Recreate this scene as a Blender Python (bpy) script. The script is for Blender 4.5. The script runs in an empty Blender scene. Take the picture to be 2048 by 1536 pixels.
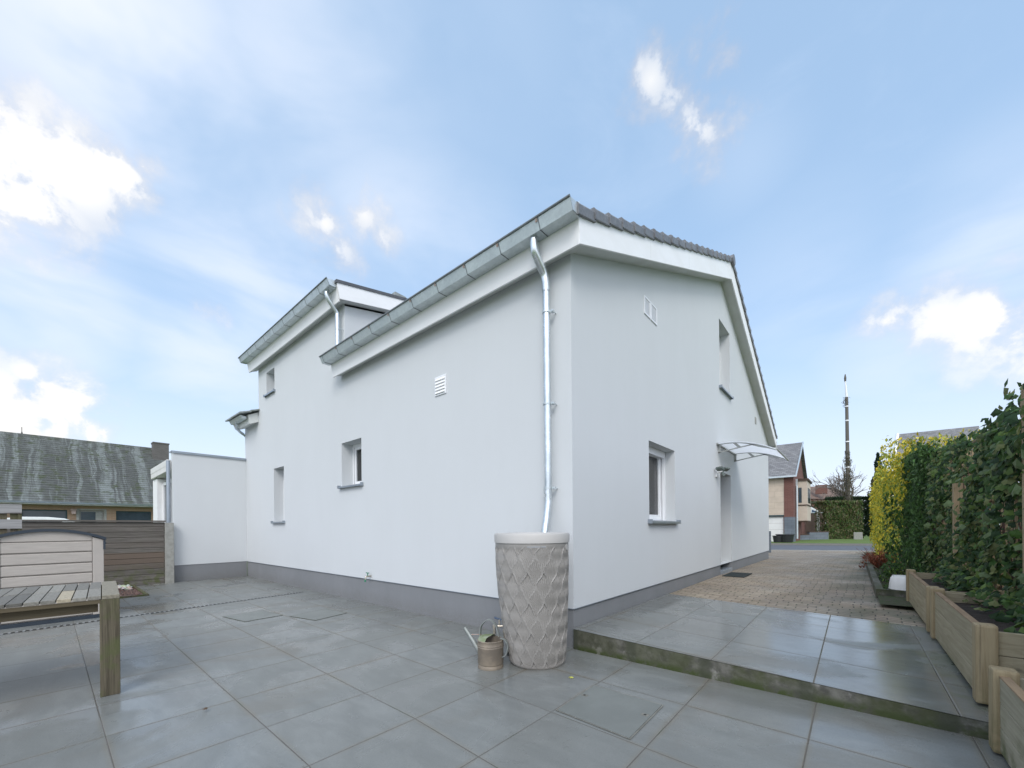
import bpy, bmesh, math, random
import numpy as np
from mathutils import Vector, Matrix
from math import radians, sin, cos, pi, sqrt

# ------------------------------------------------------------------ camera, world, sun, exposure
S = bpy.context.scene
COL = S.collection
TH = radians(40.63)
CAM = Vector((2.111, -3.388, 1.2))
cd = bpy.data.cameras.new('camera'); cam = bpy.data.objects.new('camera', cd); COL.objects.link(cam)
cam.location = CAM
cd.sensor_width = 36; cd.lens = 796 / 2048 * 36
cd.shift_y = (1056 - 768) / 2048
cd.clip_start = 0.05; cd.clip_end = 3000
cam.rotation_euler = (Matrix.Rotation(TH, 4, 'Z') @ Matrix.Rotation(radians(90), 4, 'X') @ Matrix.Rotation(radians(-0.5), 4, 'Z')).to_euler()
S.camera = cam
FW = Vector((-sin(TH), cos(TH), 0)); RT = Vector((cos(TH), sin(TH), 0))

def ray(u, v):
    x, y = u - 1024, -(v - 1056)
    c, s = cos(radians(.5)), sin(radians(.5))
    X = c * x - s * y; Y = s * x + c * y
    Y = c * Y - s * X if False else (y * c + x * s) if False else (y + s * x)
    return FW + RT * (x / 796) + Vector((0, 0, 1)) * (Y / 796)

def at(u, v, Z):                       # a point of the place seen at (u, v), Z metres in front of the camera
    return CAM + ray(u, v) * Z

SUN_EL, SUN_AZ = radians(40), radians(142)      # azimuth clockwise from +Y
S.render.engine = 'CYCLES'
S.view_settings.view_transform = 'Standard'; S.view_settings.look = 'None'
S.view_settings.gamma = 1; S.view_settings.use_curve_mapping = False
S.view_settings.exposure = 0.42
W = bpy.data.worlds.new('World'); S.world = W; W.use_nodes = True

class NT:
    """tiny helper to write node graphs"""
    def __init__(s, t): s.t = t; s.n = t.nodes; s.l = t.links
    def node(s, kind, **k):
        x = s.n.new(kind)
        for a, b in k.items(): setattr(x, a, b)
        return x
    def put(s, inp, val):
        if isinstance(val, bpy.types.NodeSocket): s.l.new(val, inp)
        elif val is not None:
            if hasattr(inp.default_value, '__len__') and not hasattr(val, '__len__'): val = [val] * len(inp.default_value)
            if hasattr(inp.default_value, '__len__') and len(inp.default_value) == 4 and len(val) == 3: val = (*val, 1)
            inp.default_value = val
    def m(s, op, a, b=None, c=None, clamp=False):
        x = s.node('ShaderNodeMath', operation=op, use_clamp=clamp)
        s.put(x.inputs[0], a)
        if b is not None: s.put(x.inputs[1], b)
        if c is not None: s.put(x.inputs[2], c)
        return x.outputs[0]
    def vm(s, op, a, b=None):
        x = s.node('ShaderNodeVectorMath', operation=op)
        s.put(x.inputs[0], a)
        if b is not None: s.put(x.inputs[1], b)
        return x.outputs['Value'] if op in ('LENGTH', 'DISTANCE', 'DOT_PRODUCT') else x.outputs[0]
    def mix(s, f, a, b, blend='MIX'):
        x = s.node('ShaderNodeMix', data_type='RGBA', blend_type=blend)
        s.put(x.inputs[0], f); s.put(x.inputs[6], a); s.put(x.inputs[7], b)
        return x.outputs[2]
    def noise(s, vec, scale=5, detail=3, rough=.5, dist=0):
        x = s.node('ShaderNodeTexNoise'); s.put(x.inputs['Vector'], vec)
        x.inputs['Scale'].default_value = scale; x.inputs['Detail'].default_value = detail
        x.inputs['Roughness'].default_value = rough; x.inputs['Distortion'].default_value = dist
        return x.outputs['Fac']
    def white(s, vec):
        x = s.node('ShaderNodeTexWhiteNoise', noise_dimensions='3D'); s.put(x.inputs['Vector'], vec); return x.outputs['Value']
    def step(s, v, lo, hi, a=0., b=1.):
        x = s.node('ShaderNodeMapRange', interpolation_type='SMOOTHSTEP')
        for i, q in enumerate((v, lo, hi, a, b)): s.put(x.inputs[i], q)
        return x.outputs[0]
    def lin(s, v, lo, hi, a=0., b=1.):
        x = s.node('ShaderNodeMapRange')
        for i, q in enumerate((v, lo, hi, a, b)): s.put(x.inputs[i], q)
        return x.outputs[0]
    def sep(s, v):
        x = s.node('ShaderNodeSeparateXYZ'); s.put(x.inputs[0], v); return x.outputs
    def comb(s, a, b, c):
        x = s.node('ShaderNodeCombineXYZ')
        for i, q in enumerate((a, b, c)): s.put(x.inputs[i], q)
        return x.outputs[0]
    def pos(s): return s.node('ShaderNodeNewGeometry').outputs['Position']
    def bump(s, h, strength=.3, dist=.01):
        x = s.node('ShaderNodeBump'); s.put(x.inputs['Height'], h)
        x.inputs['Strength'].default_value = strength; x.inputs['Distance'].default_value = dist
        return x.outputs[0]

def build_world():
    W.node_tree.nodes.clear(); g = NT(W.node_tree)
    tc = g.node('ShaderNodeTexCoord').outputs['Generated']
    d = g.vm('NORMALIZE', tc)
    sky = g.node('ShaderNodeTexSky', sky_type='NISHITA')
    sky.sun_disc = False; sky.sun_elevation = SUN_EL; sky.sun_rotation = SUN_AZ
    sky.air_density = 1.0; sky.dust_density = 1.4; sky.ozone_density = 1.6; sky.altitude = 50
    b1 = g.node('ShaderNodeBackground'); g.put(b1.inputs[0], sky.outputs[0]); b1.inputs[1].default_value = 0.15
    # cumulus and veils: distances on the sphere of directions, broken up by noise
    n1 = g.noise(d, 6.5, 10, .60, .15)
    n2 = g.noise(g.vm('MULTIPLY', d, (1, 1, 2.6)), 1.9, 5, .55, .4)
    n3 = g.noise(d, 16, 6, .6, .2)
    blobs = [(30, 290, .15, 1), (150, 320, .11, 1), (60, 370, .12, .9), (-120, 300, .2, 1), (235, 330, .08, .95), (290, 320, .05, .8), (240, 275, .03, .6), (40, 230, .06, .8),
             (60, 730, .07, .9), (120, 800, .12, 1), (10, 820, .17, 1), (210, 850, .10, 1), (290, 865, .06, .8), (350, 860, .035, .6), (80, 880, .2, 1),
             (655, 440, .09, .78), (680, 490, .08, .70), (735, 425, .09, .72), (770, 470, .07, .64), (650, 400, .06, .6), (900, 515, .06, .5), (420, 620, .05, .5),
             (1310, 165, .085, .72), (1350, 190, .07, .6), (1435, 100, .085, .66), (1465, 110, .06, .6), (1400, 265, .095, .74), (1360, 315, .07, .66), (1455, 290, .08, .6), (1290, 140, .06, .6),
             (1880, 655, .13, .88), (1960, 660, .12, .9), (1780, 655, .10, .80), (2060, 640, .10, .8), (1860, 595, .06, .65), (2160, 640, .2, .9)]
    acc = None
    for (u, v, r, w) in blobs:
        c = ray(u, v).normalized()
        dist = g.vm('DISTANCE', d, tuple(c))
        f = g.lin(dist, 0, r, w * (1.18 if w > .88 and r > .07 else 1), 0)
        acc = f if acc is None else g.m('MAXIMUM', acc, f)
    edge = g.m('ADD', acc, g.m('ADD', g.m('MULTIPLY', g.m('SUBTRACT', n1, .5), 2.3), g.m('MULTIPLY', g.m('SUBTRACT', n3, .5), 1.1)))
    cum = g.m('MULTIPLY', g.step(edge, .32, .86), g.m('MULTIPLY', g.step(acc, 0.02, .2), g.lin(acc, .25, .85, .55, 1)))
    # thin veils
    va = None
    for (u, v, r, w) in [(500, 560, .38, .75), (300, 620, .3, .6), (150, 480, .3, .5), (900, 520, .25, .55), (650, 640, .40, .75), (200, 20, .40, .95), (550, 40, .40, .65), (780, 480, .3, .7), (80, 560, .3, .9), (420, 700, .3, .8),
                         (1900, 740, .22, .4), (2000, 520, .22, .7), (1850, 760, .3, .7), (1620, 620, .25, .4), (1500, 330, .12, .2), (900, 80, .3, .2)]:
        c = ray(u, v).normalized()
        f = g.step(g.vm('DISTANCE', d, tuple(c)), 0, r, w, 0)
        va = f if va is None else g.m('MAXIMUM', va, f)
    veil = g.m('MULTIPLY', va, g.step(n2, .28, .60, .20, 1))
    up = g.sep(d)[2]
    hz = g.step(up, .0, .50, .80, 0)
    # unseen bright broken overcast, added behind the viewer and overhead to light the house
    back = g.vm('DOT_PRODUCT', d, tuple(Vector((.50, -.62, .60)).normalized()))
    bk = g.m('MULTIPLY', g.step(back, .05, .75), g.step(n2, .2, .5, .6, 1))
    col = g.mix(g.step(g.m('ADD', edge, g.m('MULTIPLY', n3, .5)), .55, 1.25), (.62, .66, .76), (.86, .85, .835))
    wisp = g.step(g.noise(g.vm('MULTIPLY', g.vm('ADD', d, (3, 1, 2)), (1.2, 1, 3)), 2.6, 6, .6, .6), .50, .80, 0, .16)
    soft = g.m('MAXIMUM', g.m('MAXIMUM', veil, wisp), hz)
    fac = g.m('MAXIMUM', g.m('MAXIMUM', cum, bk), g.m('ADD', .55, g.m('MULTIPLY', soft, .40)))
    # an even thin milky layer over the whole blue, veils and cloud on top of it
    ccol = g.mix(soft, (.46, .665, .92), (.76, .80, .89))
    ccol = g.mix(g.m('MAXIMUM', cum, bk), ccol, col)
    b2 = g.node('ShaderNodeBackground'); g.put(b2.inputs[0], ccol)
    g.put(b2.inputs[1], g.m('ADD', .95, g.m('MULTIPLY', bk, 0.9)))
    mx = g.node('ShaderNodeMixShader'); g.put(mx.inputs[0], fac)
    g.l.new(b1.outputs[0], mx.inputs[1]); g.l.new(b2.outputs[0], mx.inputs[2])
    o = g.node('ShaderNodeOutputWorld'); g.l.new(mx.outputs[0], o.inputs[0])
    W.cycles.sampling_method = 'MANUAL'; W.cycles.sample_map_resolution = 1024
build_world()

sl = bpy.data.lights.new('sun', 'SUN'); sun = bpy.data.objects.new('sun', sl); COL.objects.link(sun)
sl.energy = 1.25; sl.angle = radians(24); sl.color = (1, .965, .92)
sdir = Vector((sin(SUN_AZ) * cos(SUN_EL), cos(SUN_AZ) * cos(SUN_EL), sin(SUN_EL)))
sun.rotation_euler = (-sdir).to_track_quat('-Z', 'Y').to_euler()
sun.location = (0, -20, 20)

# ------------------------------------------------------------------ materials
MATS = {}
def newmat(name):
    m = bpy.data.materials.new(name); m.use_nodes = True
    g = NT(m.node_tree); b = m.node_tree.nodes['Principled BSDF']
    MATS[name] = m
    return m, g, b

def pm(name, c1, c2=None, scale=6, rough=.7, bump=0, bscale=80, metal=0, stretch=(1, 1, 1), detail=5, spec=.5, lo=.3, hi=.7, bdist=.004):
    m, g, b = newmat(name)
    p = g.pos()
    if c2 is None: c2 = tuple(x * .85 for x in c1)
    n = g.noise(g.vm('MULTIPLY', p, stretch), scale, detail, .6)
    g.put(b.inputs['Base Color'], g.mix(g.step(n, lo, hi), c1, c2))
    g.put(b.inputs['Roughness'], g.lin(n, .3, .7, rough * .88, min(1, rough * 1.1)))
    b.inputs['Metallic'].default_value = metal; b.inputs['Specular IOR Level'].default_value = spec
    if bump:
        g.put(b.inputs['Normal'], g.bump(g.noise(g.vm('MULTIPLY', p, stretch), bscale, 4, .6), bump, bdist))
    return m

def attr_mat(name, rough=.6, sub=0, spec=.5, scale=40, bump=0):
    """colour comes from a per-piece colour attribute (each leaf, slat or stone has its own colour)"""
    m, g, b = newmat(name)
    a = g.node('ShaderNodeAttribute', attribute_name='piece').outputs['Color']
    n = g.noise(g.pos(), scale, 3)
    g.put(b.inputs['Base Color'], g.mix(g.step(n, .3, .75), a, g.mix(1, a, (.62, .62, .62), 'MULTIPLY')))
    b.inputs['Roughness'].default_value = rough; b.inputs['Specular IOR Level'].default_value = spec
    if bump: g.put(b.inputs['Normal'], g.bump(n, bump, .004))
    return m

def leaf_mat(name, rough=.45, trans=.25):
    m, g, b = newmat(name)
    a = g.node('ShaderNodeAttribute', attribute_name='piece').outputs['Color']
    g.put(b.inputs['Base Color'], a); b.inputs['Roughness'].default_value = rough
    b.inputs['Specular IOR Level'].default_value = .35
    t = g.node('ShaderNodeBsdfTranslucent'); g.put(t.inputs[0], a)
    mx = g.node('ShaderNodeMixShader'); mx.inputs[0].default_value = trans
    g.l.new(b.outputs[0], mx.inputs[1]); g.l.new(t.outputs[0], mx.inputs[2])
    g.l.new(mx.outputs[0], m.node_tree.nodes['Material Output'].inputs[0])
    return m

def plaster(name, c, c2, dirt=0.0):
    m, g, b = newmat(name)
    p = g.pos()
    big = g.noise(g.vm('MULTIPLY', p, (1, 1, .5)), 1.1, 5, .6)
    streak = g.noise(g.vm('MULTIPLY', p, (7, 7, .7)), 1.3, 4, .6)
    f = g.m('ADD', g.m('MULTIPLY', g.step(big, .3, .7), .8), g.m('MULTIPLY', g.step(streak, .35, .7), .2))
    grain = g.noise(p, 260, 2, .6)
    col = g.mix(f, c, c2)
    col = g.mix(g.step(grain, .35, .65, 0, .10), col, (.30, .30, .31))
    spl = g.m('MULTIPLY', g.step(g.m('ADD', g.sep(p)[2], g.m('MULTIPLY', g.noise(p, 5, 5, .7), .22)), .13, .36, .30, 0), g.step(g.noise(p, 60, 3, .7), .3, .6))
    col = g.mix(spl, col, (.12, .11, .095))
    g.put(b.inputs['Base Color'], col)
    b.inputs['Roughness'].default_value = .92; b.inputs['Specular IOR Level'].default_value = .2
    h = g.m('ADD', grain, g.m('MULTIPLY', g.noise(p, 90, 3, .6), .7))
    g.put(b.inputs['Normal'], g.bump(h, .75, .003))
    return m

def slab_mat(name, px, py, ox, oy, skew=0, wet=0.):
    """large porcelain slabs: joints, per-slab tone, soft stains, damp sheen"""
    m, g, b = newmat(name)
    p = g.pos(); x, y, z = g.sep(p)
    if skew: yy = g.m('ADD', y, g.m('MULTIPLY', x, skew)); xm = x
    else:
        xp = g.m('MAXIMUM', x, 0); yy = g.m('ADD', y, g.m('MULTIPLY', xp, .11)); xm = g.m('SUBTRACT', x, g.m('MULTIPLY', xp, .048))
    gx = g.m('DIVIDE', g.m('SUBTRACT', xm, ox), px); gy = g.m('DIVIDE', g.m('SUBTRACT', yy, oy), py)
    fx = g.m('FRACT', gx); fy = g.m('FRACT', gy)
    ex = g.m('MULTIPLY', g.m('MINIMUM', fx, g.m('SUBTRACT', 1, fx)), px)
    ey = g.m('MULTIPLY', g.m('MINIMUM', fy, g.m('SUBTRACT', 1, fy)), py)
    e = g.m('MINIMUM', ex, ey)
    joint = g.step(e, .0016, .0030, 1, 0)
    cell = g.comb(g.m('FLOOR', gx), g.m('FLOOR', gy), 0)
    cv = g.white(cell)
    off = g.vm('ADD', p, g.vm('MULTIPLY', g.comb(cv, g.white(g.vm('ADD', cell, (7, 3, 1))), 0), (30, 30, 0)))
    vein = g.noise(g.vm('MULTIPLY', off, (1.1, 3.2, 1)), 2.4, 8, .62, .5)
    fine = g.noise(p, 130, 3, .7)
    stain = g.noise(p, 1.15, 7, .6, .6)
    c = g.mix(g.step(vein, .3, .72), (.168, .178, .170), (.222, .233, .222))
    c = g.mix(g.m('MULTIPLY', cv, .60), c, (.158, .162, .146))
    c = g.mix(g.step(fine, .30, .72, 0, .28), c, (.105, .11, .11))
    c = g.mix(g.step(stain, .52, .70, 0, .5), c, (.155, .145, .122))
    pale = g.noise(g.vm('ADD', g.vm('MULTIPLY', p, (1, 2.2, 1)), (7, 3, 0)), 1.7, 7, .65, 1.0)
    c = g.mix(g.step(pale, .58, .72, 0, .22), c, (.28, .295, .28))
    grit = g.noise(p, 34, 2, .5)
    c = g.mix(g.step(grit, .74, .78, 0, .6), c, (.06, .055, .045))
    spots = g.noise(p, 5.5, 4, .55, 1.2)
    c = g.mix(g.step(spots, .69, .75, 0, .5), c, (.115, .105, .085))
    # trodden dirt beside the joints and a film of algae
    c = g.mix(g.m('MULTIPLY', g.step(e, .0, .035, 1, 0), g.step(stain, .4, .6, .06, .40)), c, (.17, .145, .10))
    moss = g.step(g.noise(p, 3.1, 4, .6), .50, .66)
    jc = g.mix(moss, (.105, .095, .082), (.07, .078, .05))
    if wet:
        alg = g.m('MULTIPLY', g.step(x, 1.9, 2.5), g.step(g.noise(p, 2.2, 5, .6), .42, .62, 0, .55))
        c = g.mix(alg, c, (.13, .15, .085))
    g.put(b.inputs['Base Color'], g.mix(joint, c, jc))
    wetn = g.noise(g.vm('ADD', g.vm('MULTIPLY', p, (1, 1, 0)), (11, 4, 0)), 1.35, 6, .55, .8)
    right = g.step(x, -3.5, 2.2)
    if wet:
        wf = g.step(g.m('ADD', wetn, g.m('MULTIPLY', cv, .10)), .44, .60)
        r = g.lin(wf, 0, 1, .36, .09)
    else:
        wf = g.step(g.m('ADD', g.m('ADD', wetn, g.m('MULTIPLY', right, .05)), g.m('MULTIPLY', cv, .07)), .52, .66)
        r = g.lin(wf, 0, 1, .42, .18)
    r = g.m('ADD', r, g.m('MULTIPLY', g.m('SUBTRACT', fine, .5), .18), clamp=True)
    g.put(b.inputs['Roughness'], g.m('MAXIMUM', r, g.m('MULTIPLY', joint, .85)))
    b.inputs['Specular IOR Level'].default_value = .5
    ju = g.step(e, .0015, .005)
    h = g.m('ADD', g.m('MULTIPLY', ju, 1.4), g.m('ADD', g.m('MULTIPLY', fine, .16), g.m('MULTIPLY', g.noise(p, 22, 4, .6), .14)))
    g.put(b.inputs['Normal'], g.bump(h, .55, .003))
    return m

def paver_mat(name):
    m, g, b = newmat(name)
    p = g.pos(); x, y, z = g.sep(p)
    yy = g.m('ADD', y, g.m('MULTIPLY', x, .16)); xx = g.m('SUBTRACT', x, g.m('MULTIPLY', y, .02))
    W_, H_ = .205, .104
    row = g.m('FLOOR', g.m('DIVIDE', yy, H_))
    fy = g.m('FRACT', g.m('DIVIDE', yy, H_))
    gx = g.m('ADD', g.m('DIVIDE', xx, W_), g.m('ADD', g.m('MULTIPLY', g.m('MODULO', g.m('ABSOLUTE', row), 2), .5), g.m('MULTIPLY', g.white(g.comb(row, 3, 7)), .22)))
    fx = g.m('FRACT', gx)
    e = g.m('MINIMUM', g.m('MULTIPLY', g.m('MINIMUM', fx, g.m('SUBTRACT', 1, fx)), W_ * 1.25), g.m('MULTIPLY', g.m('MINIMUM', fy, g.m('SUBTRACT', 1, fy)), H_))
    e = g.m('ADD', e, g.m('MULTIPLY', g.m('SUBTRACT', g.noise(p, 60, 2), .5), .003))
    joint = g.step(e, .004, .010, 1, 0)
    cell = g.comb(g.m('FLOOR', gx), row, 2)
    cv = g.white(cell); cw = g.white(g.vm('ADD', cell, (3, 9, 4)))
    c = g.mix(cv, (.27, .215, .150), (.43, .355, .265))
    c = g.mix(g.m('MULTIPLY', cw, .35), c, (.235, .175, .12))
    c = g.mix(g.step(g.noise(p, 45, 4, .7), .35, .7, 0, .4), c, (.14, .115, .09))
    c = g.mix(g.step(g.noise(p, .8, 6, .6), .42, .66, 0, .5), c, (.165, .14, .115))
    edge = g.m('MULTIPLY', g.step(x, 1.5, 2.4), g.step(g.noise(p, 2.0, 4), .4, .6))
    c = g.mix(g.m('MULTIPLY', edge, .7), c, (.10, .105, .065))
    jc = g.mix(g.step(g.noise(p, 4, 3), .45, .6), (.055, .045, .035), (.05, .06, .022))
    g.put(b.inputs['Base Color'], g.mix(joint, c, jc))
    g.put(b.inputs['Roughness'], g.lin(g.noise(p, 1.5, 4), .35, .65, .5, .8))
    h = g.m('ADD', g.step(e, .002, .014), g.m('MULTIPLY', g.noise(p, 90, 3), .25))
    h = g.m('ADD', h, g.m('MULTIPLY', cv, .35))
    g.put(b.inputs['Normal'], g.bump(h, .7, .006))
    return m

def wood_mat(name, axis, c1, c2, c3=None, green=None, bd=0.12, zoff=0, knots=True, rough=.8):
    """boards: grain runs along axis ('x' or 'y'), board pitch bd measured in z"""
    m, g, b = newmat(name)
    p = g.pos(); x, y, z = g.sep(p)
    row = g.m('FLOOR', g.m('DIVIDE', g.m('SUBTRACT', z, zoff), bd))
    rv = g.white(g.comb(row, 1, 3)); rv2 = g.white(g.comb(row, 5, 9))
    st = {'y': (5, 1.1, 26), 'x': (1.1, 5, 26), 'z': (24, 24, 1.0)}[axis]
    q = g.vm('ADD', g.vm('MULTIPLY', p, st), g.comb(g.m('MULTIPLY', rv, 13), g.m('MULTIPLY', rv2, 17), 0))
    gr = g.noise(q, 1.6, 7, .65, 1.0)
    c = g.mix(g.step(gr, .3, .68), c1, c2)
    if c3: c = g.mix(g.step(rv, .72, .85, 0, .75), c, c3)
    c = g.mix(g.m('MULTIPLY', rv2, .3), c, tuple(v * .6 for v in c1))
    if knots:
        k = g.noise(g.vm('MULTIPLY', q, (1, 1, .45)), .9, 2, .4)
        c = g.mix(g.step(k, .70, .76, 0, .8), c, (.05, .035, .028))
    if green:
        f = g.m('MULTIPLY', g.step(g.noise(p, 6, 5, .6), .42, .62), g.step(z, green[0], green[1], .9, green[2]))
        c = g.mix(f, c, (.085, .10, .035))
    g.put(b.inputs['Base Color'], c); b.inputs['Roughness'].default_value = rough
    b.inputs['Specular IOR Level'].default_value = .3
    g.put(b.inputs['Normal'], g.bump(gr, .35, .004))
    return m

def tile_mat(name, c1, c2, lichen, rough=.6, moss=None, stripes=False):
    m, g, b = newmat(name)
    p = g.pos()
    n = g.noise(p, 3, 6, .65); f = g.noise(p, 28, 4, .65)
    c = g.mix(g.step(n, .35, .65), c1, c2)
    if stripes:      # pale lichen runs down the slope, wandering a little
        x, y, z = g.sep(p)
        wob = g.m('MULTIPLY', g.m('SUBTRACT', g.noise(g.comb(0, g.m('MULTIPLY', y, .8), g.m('MULTIPLY', z, .5)), 1.1, 4, .6), .5), .7)
        s1 = g.noise(g.comb(0, g.m('MULTIPLY', g.m('ADD', y, wob), 2.9), g.m('MULTIPLY', z, .12)), 1.0, 4, .7)
        blot = g.noise(p, 2.6, 6, .7)
        c = g.mix(g.m('MULTIPLY', g.step(s1, .48, .60), g.step(blot, .3, .58, .3, .9)), c, lichen)
        top = g.step(z, 4.8, 6.8)
        c = g.mix(g.m('MULTIPLY', top, g.step(blot, .4, .7, 0, .55)), c, lichen)
    else:
        c = g.mix(g.step(f, .55, .7, 0, .6), c, lichen)
    if moss: c = g.mix(g.step(g.noise(g.vm('ADD', p, (4, 1, 7)), 2.2, 6, .7), .50, .66, 0, .85), c, moss)
    c = g.mix(g.step(f, .3, .6, .35, 0), c, tuple(v * .4 for v in c1))
    g.put(b.inputs['Base Color'], c); b.inputs['Roughness'].default_value = rough
    g.put(b.inputs['Normal'], g.bump(f, .4, .006))
    return m

def brick_mat(name, c1, c2, mortar, bw=.22, bh=.075, axis='x'):
    m, g, b = newmat(name)
    p = g.pos(); x, y, z = g.sep(p)
    u = x if axis == 'x' else y
    t = g.node('ShaderNodeTexBrick'); g.put(t.inputs['Vector'], g.comb(u, z, 0))
    g.put(t.inputs['Color1'], c1); g.put(t.inputs['Color2'], c2); g.put(t.inputs['Mortar'], mortar)
    t.inputs['Scale'].default_value = 1; t.inputs['Brick Width'].default_value = bw; t.inputs['Row Height'].default_value = bh
    t.inputs['Mortar Size'].default_value = .008
    c = g.mix(g.step(g.noise(p, 2, 5), .35, .7, 0, .35), t.outputs[0], tuple(v * .6 for v in c1))
    g.put(b.inputs['Base Color'], c); b.inputs['Roughness'].default_value = .85
    return m

def zinc_mat(name, c1, c2, rough=.32, metal=.85):
    m, g, b = newmat(name)
    p = g.pos()
    v = g.node('ShaderNodeTexVoronoi'); g.put(v.inputs['Vector'], p); v.inputs['Scale'].default_value = 45
    n = g.noise(p, 7, 5, .6)
    c = g.mix(g.step(n, .3, .7), c1, c2)
    c = g.mix(g.m('MULTIPLY', g.sep(v.outputs['Color'])[0], .18), c, (.30, .34, .36))
    g.put(b.inputs['Base Color'], c); b.inputs['Metallic'].default_value = metal
    g.put(b.inputs['Roughness'], g.lin(n, .3, .7, rough * .8, rough * 1.3))
    return m

plaster('plaster', (.602, .624, .630), (.588, .609, .614))
plaster('plinth', (.222, .230, .238), (.195, .203, .210))
slab_mat('slabs_lower', .611, .646, 0.0, -2.53)
slab_mat('slabs_upper', .617, .613, 1.912, .052, .15, wet=1)
paver_mat('pavers')
pm('white_pvc', (.80, .81, .82), (.74, .75, .76), 3, .35, spec=.5)
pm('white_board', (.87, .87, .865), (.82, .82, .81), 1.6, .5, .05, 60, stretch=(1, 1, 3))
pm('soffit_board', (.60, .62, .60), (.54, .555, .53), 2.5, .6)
zinc_mat('zinc', (.62, .67, .68), (.53, .58, .595), .40, .6)
zinc_mat('zinc_bright', (.72, .76, .78), (.58, .63, .65), .30, .85)
pm('zinc_bead', (.16, .18, .19), (.22, .24, .25), 9, .55, metal=.4)
pm('sill_metal', (.33, .37, .41), (.28, .32, .36), 4, .35, metal=.55)
pm('bolt_rust', (.34, .19, .12), (.45, .42, .4), 60, .6, metal=.3)
tile_mat('roof_tile', (.135, .14, .15), (.19, .195, .205), (.26, .26, .26), .5)
tile_mat('old_tile', (.30, .33, .33), (.22, .25, .25), (.42, .46, .45), .7, moss=(.14, .14, .06))
pm('membrane', (.07, .075, .085), (.10, .105, .115), 8, .6)
pm('dark_void', (.02, .02, .02), (.015, .015, .015), 3, .9)
pm('interior', (.25, .25, .24), (.18, .18, .18), 1, .9)
pm('curtain', (.42, .42, .41), (.30, .30, .30), 22, .9, stretch=(1, 1, .05))
def glass_mat():
    m, g, b = newmat('glass')
    b.inputs['Base Color'].default_value = (.10, .11, .115, 1); b.inputs['Roughness'].default_value = .04
    b.inputs['Alpha'].default_value = 1
    t = g.node('ShaderNodeBsdfTransparent'); t.inputs[0].default_value = (.75, .78, .78, 1)
    gl = g.node('ShaderNodeBsdfGlossy'); gl.inputs['Roughness'].default_value = .02
    fr = g.node('ShaderNodeFresnel'); fr.inputs[0].default_value = 1.5
    f = g.m('ADD', fr.outputs[0], .06, clamp=True)
    mx = g.node('ShaderNodeMixShader'); g.put(mx.inputs[0], f)
    g.l.new(t.outputs[0], mx.inputs[1]); g.l.new(gl.outputs[0], mx.inputs[2])
    g.l.new(mx.outputs[0], m.node_tree.nodes['Material Output'].inputs[0])
glass_mat()
pm('dark_glass', (.035, .05, .06), (.05, .07, .085), 2, .12)
pm('resin_lid', (.47, .455, .43), (.43, .415, .39), 4, .5)
pm('resin_body', (.285, .272, .252), (.25, .238, .22), 5, .5, .1, 120)
pm('can_metal', (.27, .225, .17), (.17, .145, .115), 9, .65, .15, 40, metal=.1)
pm('can_zinc', (.30, .32, .31), (.22, .24, .22), 12, .5, metal=.4)
pm('can_moss', (.30, .33, .25), (.13, .17, .06), 16, .7)
pm('brass', (.55, .50, .42), (.42, .38, .32), 20, .35, metal=.8)
pm('blue_plastic', (.05, .09, .16), None, 5, .5)
pm('green_paint', (.05, .22, .13), None, 5, .5)
pm('black_plastic', (.018, .02, .022), None, 5, .5)
pm('grey_hose', (.32, .33, .34), None, 5, .5)
pm('charcoal_plastic', (.022, .032, .045), (.03, .04, .052), 6, .42)
def shed_plastic():
    m, g, b = newmat('beige_plastic')
    p = g.pos()
    n = g.noise(g.vm('MULTIPLY', p, (4, 2.2, 26)), 2.2, 6, .6, .8)
    g.put(b.inputs['Base Color'], g.mix(g.step(n, .3, .7), (.43, .39, .345), (.375, .34, .30)))
    b.inputs['Roughness'].default_value = .55
    g.put(b.inputs['Normal'], g.bump(n, .35, .004))
shed_plastic()
pm('beige_plain', (.43, .39, .345), (.395, .36, .32), 6, .5)
wood_mat('fence_wood', 'y', (.095, .086, .076), (.185, .170, .150), (.185, .135, .10), (.0, .55, .05), .122, .0)
wood_mat('old_fence_wood', 'y', (.26, .255, .25), (.36, .355, .345), None, None, .15, 1.27)
wood_mat('planter_wood', 'y', (.30, .255, .165), (.42, .365, .25), None, (.0, .35, .04), .1385, .2, rough=.72)
wood_mat('planter_wood_low', 'y', (.30, .275, .20), (.41, .375, .28), None, (.1, .4, .04), .117, .133, rough=.72)
wood_mat('planter_post', 'z', (.27, .205, .115), (.40, .325, .20), None, (.0, .4, .03), 5, 0, rough=.72)
pm('planter_cut', (.30, .215, .13), (.22, .15, .09), 25, .8, stretch=(1, .2, 1), bump=.2)
wood_mat('leg_wood', 'z', (.062, .052, .034), (.150, .127, .086), None, (.02, .75, .35), 5, 0)
wood_mat('apron_wood', 'y', (.08, .062, .036), (.125, .102, .062), None, None, 5, 0)
attr_mat('slat_wood', .75, scale=60, bump=.3)
wood_mat('trellis_wood', 'z', (.30, .22, .13), (.42, .33, .21), None, None, 5, 0)
pm('concrete', (.33, .33, .30), (.26, .26, .235), 14, .9, .3, 120)
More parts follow.
